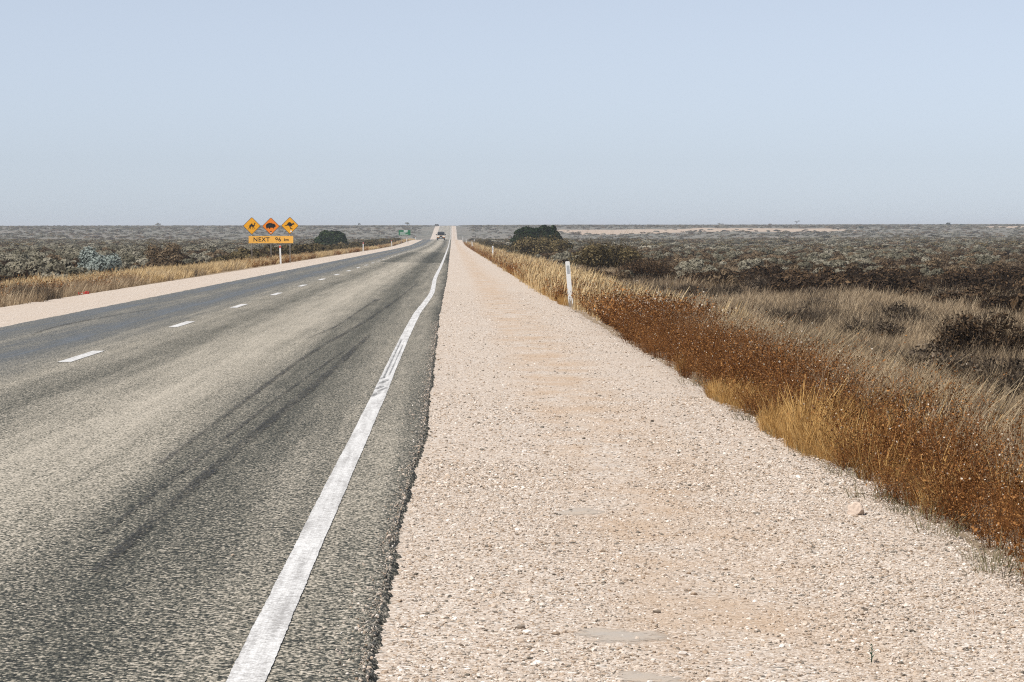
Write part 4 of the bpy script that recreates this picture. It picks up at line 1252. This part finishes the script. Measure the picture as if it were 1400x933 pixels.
for d in (313, 463, 613, 763, 900):
    guide_post(-9.75, d, "white guide post on the far verge beyond the animal signs", R(random.uniform(-3, 3)), 1.0, 'red', group="guide posts on the verge across the road")

# ------------------------------------------------------------------ animal warning sign
SY = 165.0
sx0 = X_at(371.3, SY)
sz = EYE + (308 - 353.5) / PXM * SY
sign = empty("animal_warning_sign", (sx0, SY, sz), R(3.0))
tag(sign, "three yellow diamond animal signs over a NEXT 96 km panel on steel posts", "road sign")
px = SY / PXM
for cx_ in (-1.10, 0.0, 1.10):
    MB().tube([(cx_, .04, -.5), (cx_, .04, 2.30 if cx_ else 2.26)], .03, 10).build("post", M['galv'], sign, True)
def diamond(cx_, cz, hd, matf, lab):
    rc = .06
    def dia(h_, r_):
        pts = []
        for k_, (ax, az) in enumerate(((1, 0), (0, 1), (-1, 0), (0, -1))):
            for s_ in (-1, 0, 1):
                tx, tz = -az, ax
                pts.append((cx_ + ax * (h_ - (r_ if s_ else r_ * .45)) + tx * s_ * r_, cz + az * (h_ - (r_ if s_ else r_ * .45)) + tz * s_ * r_))
        return pts
    p = MB().plate(dia(hd, .05), -.004, .006).build("diamond_panel", M['sign_brown'], sign)
    p['label'] = lab
    MB().plate(dia(hd - .034, .04), -.009, -.004).build("face", matf, p)
    return p
def symbol(panel, poly, cx_, cz, s_, name, mat=None):
    MB().plate([(cx_ + a * s_, cz + b * s_) for a, b in poly], -.0125, -.0092).build(name, mat or M['sign_black'], panel)
camel = [(-.36, -.10), (-.34, .10), (-.24, .20), (-.14, .22), (-.06, .36), (.02, .37), (.10, .24), (.20, .17), (.27, .12), (.33, .16), (.35, .34), (.33, .44), (.38, .50), (.42, .45), (.54, .40), (.53, .35), (.44, .35), (.43, .14), (.37, .00), (.28, -.06),
         (.33, -.22), (.46, -.36), (.48, -.46), (.43, -.47), (.40, -.38), (.25, -.22), (.21, -.10), (.17, -.30), (.21, -.50), (.13, -.50), (.11, -.30), (.10, -.09), (-.12, -.07), (-.16, -.26), (-.10, -.48), (-.18, -.49), (-.23, -.27), (-.26, -.14), (-.34, -.26), (-.40, -.48), (-.48, -.47), (-.43, -.24)]
wombat = [(-.66, -.02), (-.62, .16), (-.48, .30), (-.25, .39), (.02, .40), (.22, .34), (.36, .27), (.43, .33), (.50, .25), (.60, .16), (.67, .00), (.64, -.12), (.50, -.18), (.44, -.20), (.45, -.34), (.33, -.35), (.28, -.24), (.10, -.24), (-.04, -.22), (-.08, -.36), (-.24, -.37), (-.28, -.24), (-.42, -.26), (-.46, -.36), (-.58, -.33), (-.60, -.20)]
roo = [(-.82, -.06), (-.60, -.03), (-.42, .12), (-.30, .32), (-.14, .44), (.06, .42), (.20, .28), (.32, .20), (.40, .28), (.46, .42), (.50, .30), (.60, .22), (.68, .16), (.60, .10), (.46, .08), (.34, .02), (.28, -.06), (.34, -.18), (.28, -.24), (.20, -.12), (.10, -.14), (.06, -.26), (.14, -.42), (.30, -.50), (.46, -.52), (.44, -.58), (.22, -.58), (.06, -.54), (-.02, -.38), (-.06, -.20), (-.22, -.06), (-.42, -.06), (-.62, -.13)]
zc = lambda py: (353.5 - py) * px
hd = 12.1 * px
d1 = diamond(-1.10, zc(308.5), hd, M['sign_yellow'], "yellow diamond with a walking camel")
d2 = diamond(0.0, zc(309.0), hd, M['sign_orange'], "orange diamond with a wombat")
d3 = diamond(1.10, zc(308.2), hd, M['sign_yellow'], "yellow diamond with a leaping kangaroo")
symbol(d1, camel, -1.10, zc(308.7), .40, "camel_symbol")
symbol(d2, wombat, -0.01, zc(308.6), .43, "wombat_symbol")
symbol(d3, roo, 1.10, zc(307.6), .40, "kangaroo_symbol")
symbol(d2, [(-.5, -.5), (.5, -.5), (.5, .5), (-.5, .5)], 0, zc(316.3), .07, "sticker")
symbol(d2, [(-.5, -.5), (.5, -.5), (.5, .3), (-.5, .3)], 0.005, zc(317.8), .06, "sticker", M['sign_white'])
symbol(d3, [(-.5, -.4), (.3, -.5), (.5, .3), (-.2, .5)], 1.16, zc(316.0), .11, "sticker", M['sign_white'])
pw, ph, pz = 30.3 * px, 4.9 * px, zc(327.3)
pan = MB().box((-pw, -.004, pz - ph), (pw, .006, pz + ph)).build("distance_panel", M['sign_pale'], sign)
pan['label'] = "amber panel reading NEXT 96 km"
def text(s, parent, size, loc, name, mat, off=0.004, spacing=1.0):
    cu = bpy.data.curves.new(name, 'FONT')
    cu.body = s; cu.size = size; cu.align_x = 'CENTER'; cu.align_y = 'CENTER'; cu.offset = off; cu.extrude = .0015; cu.space_character = spacing
    t = bpy.data.objects.new(name, cu)
    COL.objects.link(t)
    dg = bpy.context.evaluated_depsgraph_get()
    me_ = bpy.data.meshes.new_from_object(t.evaluated_get(dg))
    bpy.data.objects.remove(t)
    me_.materials.clear(); me_.materials.append(mat)
    o = obj(name, me_, parent)
    o.location = loc; o.rotation_euler = (R(90), 0, 0)
    o['kind'] = 'stuff'
    return o
text("NEXT", pan, .335, (-.55, -.0062, pz), "lettering", M['sign_black'], .005, 1.16)
text("96", pan, .335, (.41, -.0062, pz), "lettering", M['sign_black'], .0035, 1.05)
text("km", pan, .23, (.89, -.0062, pz - .01), "lettering", M['sign_black'], .004, 1.0)
for cx_ in (-1.10, 0, 1.10):
    MB().box((cx_ - .05, .006, pz - .03), (cx_ + .05, .02, pz + .03)).build("bracket", M['galv'], sign)

# green direction sign far off
gs = empty("direction_sign", (X_at(553.5, 540), 540, float(zt(X_at(553.5, 540), 540))), R(2))
tag(gs, "green road sign on two posts far along the verge across the road", "road sign")
q = 540 / PXM
zg = lambda py: EYE + (308 - py) * q - gs.location.z
b_ = MB().box((-8 * q, -.02, zg(321.6)), (8 * q, .02, zg(314.6))).build("panel", M['sign_green'], gs)
MB().box((-1.2 * q, -.028, zg(316.6)), (4.2 * q, -.0202, zg(315.1))).build("route_plate", M['sign_white'], b_)
for i, (xa_, xb_) in enumerate(((-6.4, 3.8), (-6.4, 1.0), (-6.4, 5.2))):
    zz = zg(317.6 + i * 1.35)
    MB().box((xa_ * q, -.026, zz - .03), (xb_ * q, -.0202, zz + .03)).build("text_line", M['sign_white'], b_)
for cx_ in (-.65, .65):
    MB().box((cx_ - .05, .0202, -.3), (cx_ + .05, .09, zg(315.5))).build("post", M['galv'], gs)

# ------------------------------------------------------------------ oncoming four-wheel drive
CY = 655.0
car = empty("four_wheel_drive", (X_at(603.2, CY), CY, float(road_top(-2.5, CY))), R(0))
tag(car, "oncoming dark-roofed four-wheel drive with pale gold front on the highway", "car")
W = .93
def ring(y, w, z0, z1, rr=.08):
    return [(-w, y, z0 + rr), (-w, y, z1 - rr), (-w + rr, y, z1), (w - rr, y, z1), (w, y, z1 - rr), (w, y, z0 + rr), (w - rr, y, z0), (-w + rr, y, z0)]
# front faces the camera (-Y)
body = MB().rings([ring(-.02, W * .88, .50, .98), ring(.06, W * .96, .44, 1.06), ring(.5, W, .40, 1.12), ring(1.35, W, .40, 1.17), ring(3.2, W, .40, 1.16), ring(4.6, W, .42, 1.14), ring(4.78, W * .95, .48, 1.08)]).build("body", M['carpaint'], car, False, .015)
MB().rings([ring(1.15, W * .92, 1.16, 1.20, .01), ring(1.75, W * .88, 1.16, 1.80, .06), ring(2.2, W * .86, 1.16, 1.90, .08), ring(4.2, W * .86, 1.16, 1.90, .08), ring(4.66, W * .90, 1.16, 1.20, .01)]).build("cabin", M['cardark'], car, False, .01)
MB().add([(-W * .84, 1.10, 1.205), (W * .84, 1.10, 1.205), (W * .72, 1.68, 1.775), (-W * .72, 1.68, 1.775), (-W * .84, 1.13, 1.20), (W * .84, 1.13, 1.20), (W * .72, 1.71, 1.77), (-W * .72, 1.71, 1.77)],
         [(0, 1, 2, 3), (7, 6, 5, 4), (0, 4, 5, 1), (1, 5, 6, 2), (2, 6, 7, 3), (3, 7, 4, 0)]).build("windscreen", M['glass'], car)
MB().box((-.30, -.06, .68), (.30, -.015, .98)).build("grille", M['cardark'], car)
for s_ in (-1, 1):
    hl = MB().box((s_ * .60 - .29, -.06, .76), (s_ * .60 + .29, .05, 1.06)).build("headlight", M['lens'], car, False, .02)
    MB().box((s_ * .66 - .22, -.065, .63), (s_ * .66 + .22, .03, .755)).build("indicator", M['amber'], hl)
    m_ = MB().box((s_ * 1.07 - .12, 1.30, 1.16), (s_ * 1.07 + .12, 1.40, 1.40)).build("mirror", M['cardark'], car, False, .02)
    MB().box((min(s_ * .90, s_ * .97), 1.33, 1.22), (max(s_ * .90, s_ * .97), 1.37, 1.28)).build("mirror_arm", M['cardark'], m_)
    for k_, (ya, yb) in enumerate(((1.95, 2.75), (2.85, 3.7))):
        MB().box((s_ * .80 - .015, ya, 1.28), (s_ * .80 + .015, yb, 1.74)).build("side_window", M['glass'], car)
    for wy in (.85, 3.75):
        ty = MB()
        prof = [(.11, .25), (.11, .36), (.09, .39), (-.09, .39), (-.11, .36), (-.11, .25)]
        rg = []
        for t_ in range(20):
            th = 2 * math.pi * t_ / 20
            rg.append([(s_ * .80 + a, wy + b * math.cos(th), .39 + b * math.sin(th)) for a, b in prof])
        ty.rings(rg + [rg[0]], True, False)
        wh = ty.build("wheel", M['tyre'], car, True)
        MB().tube([(s_ * .80 - .05, wy, .39), (s_ * .80 + .05, wy, .39)], .25, 16).build("rim", M['rim'], wh)
MB().box((-.92, -.20, .32), (.92, -.03, .62)).build("bumper", M['cardark'], car, False, .03)
MB().box((-.20, -.215, .48), (.20, -.2, .60)).build("number_plate", M['sign_white'], car)
rk = MB()
for s_ in (-.62, .62):
    rk.box((s_ - .02, 2.0, 1.885), (s_ + .02, 4.1, 1.94))
for yy in (2.2, 3.0, 3.8):
    rk.box((-.62, yy - .03, 1.94), (.62, yy + .03, 1.965))
rk.build("roof_rack", M['cardark'], car)

# ------------------------------------------------------------------ small things
# pale rock at the edge of the weeds
ry = 5359 / (690 - 325.0)
rx = (1174 - 618) / PXM * ry
o = obj("rock", stone_mesh("rock", M['rock'], 77, .72, 3))
o.location = (rx, ry, float(z_sh(rx, ry)) + .022); o.scale = (.052, .050, .060); o.rotation_euler = (.1, -.15, .5)
tag(o, "fist-sized pale pinkish rock at the foot of the rusty weeds", "rock")

# young green weed on the gravel
gy = 5359 / (890 - 325.0); gx = (1195 - 618) / PXM * gy
e = empty("green_seedling", (gx, gy, float(z_sh(gx, gy)) - .003))
r = np.random.default_rng(5)
MB().tube([(0, 0, -.01), (.001, 0, .03), (.002, 0, .062)], [.0022, .0018, .001], 6).build("stem", M['weedgreen'], e, True)
for i in range(16):
    z_ = .008 + .052 * i / 15; th = i * 2.4; ln = .024 * (1 - .45 * i / 15)
    up = .35 + .6 * i / 15
    d_ = Vector((math.cos(th), math.sin(th), up)).normalized(); sd = Vector((-math.sin(th), math.cos(th), 0)) * .0028
    b0 = Vector((0, 0, z_)); m_ = b0 + d_ * ln * .55; t_ = b0 + d_ * ln
    obj("leaf", mesh_np("leaf", np.array([b0, m_ + sd, t_, m_ - sd]), [(0, 1, 2, 3)], M['weedgreen'], False, dict(var=np.full(4, random.random()))), e)
tag(e, "tiny green seedling growing alone out of the gravel shoulder", "seedling")
# tiny brown withered weed
by = 5359 / (822 - 325.0); bx = (1337 - 618) / PXM * by
o = bpy.data.objects.new("withered_weed", grass_mesh("withered_weed", M['rust'], 33, 26, .035, .022, .0035, .05, .9))
COL.objects.link(o); o.location = (bx, by, float(z_sh(bx, by)))
tag(o, "tiny withered brown weed on bare gravel near the weed edge", "weed")

# crushed red carton across the road
ly = 74.2; lx_ = -9.58
e = empty("red_carton", (lx_, ly, float(zt(lx_, ly)) + .012), R(12))
e.scale = (.88, .88, .75)
mb = MB().rings([[(-.155, a * .9, b * .8 + .01) for a, b in ((-.06, 0), (.06, .0), (.05, .10), (-.055, .085))], [(-.03, a, b) for a, b in ((-.06, 0), (.06, .0), (.05, .075), (-.05, .07))],
                 [(.05, a, b + .012) for a, b in ((-.06, 0), (.06, .0), (.055, .11), (-.05, .10))], [(.16, a, b + .03) for a, b in ((-.055, 0), (.06, .0), (.05, .085), (-.055, .09))]])
c_ = mb.build("carton", M['litter_red'], e, False, .006)
MB().add([(-.085, -.0645, .028), (-.02, -.066, .028), (-.02, -.060, .062), (-.085, -.0625, .066)], [(0, 1, 2, 3)]).build("white_print", M['sign_white'], e)
tag(e, "crushed red carton with white print lying in the verge grass across the road", "litter")
# white stone chips lying on the seal
for (px_, py_) in ((264, 594), (392, 595), (317, 765)):
    y = 5359 / (py_ - 325.0); x = (px_ - 618) / PXM * y
    o = obj("stone_chip", bpy.data.objects["gravel_stone_00"].data)
    o.location = (x, y, float(road_top(x, y)) + .004); o.scale = (.012, .012, .012)
    tag(o, "single pale stone chip lying on the bitumen of the oncoming lane", "stone", "pale chips on the bitumen")

# ------------------------------------------------------------------ hazy air over the plain
m = bpy.data.materials.new("pale_haze"); m.use_nodes = True
m.node_tree.nodes.clear()
pv = m.node_tree.nodes.new('ShaderNodeVolumePrincipled')
pv.inputs['Color'].default_value = (.86, .92, 1.0, 1)
pv.inputs['Density'].default_value = 1.8e-4
mo = m.node_tree.nodes.new('ShaderNodeOutputMaterial')
m.node_tree.links.new(pv.outputs[0], mo.inputs['Volume'])
hz = MB().box((-32500, -3200, -8.0), (32500, 36500, 9.0)).build("haze", m)
tag(hz, "pale blue dust haze lying over the plain", None, None, 'stuff')
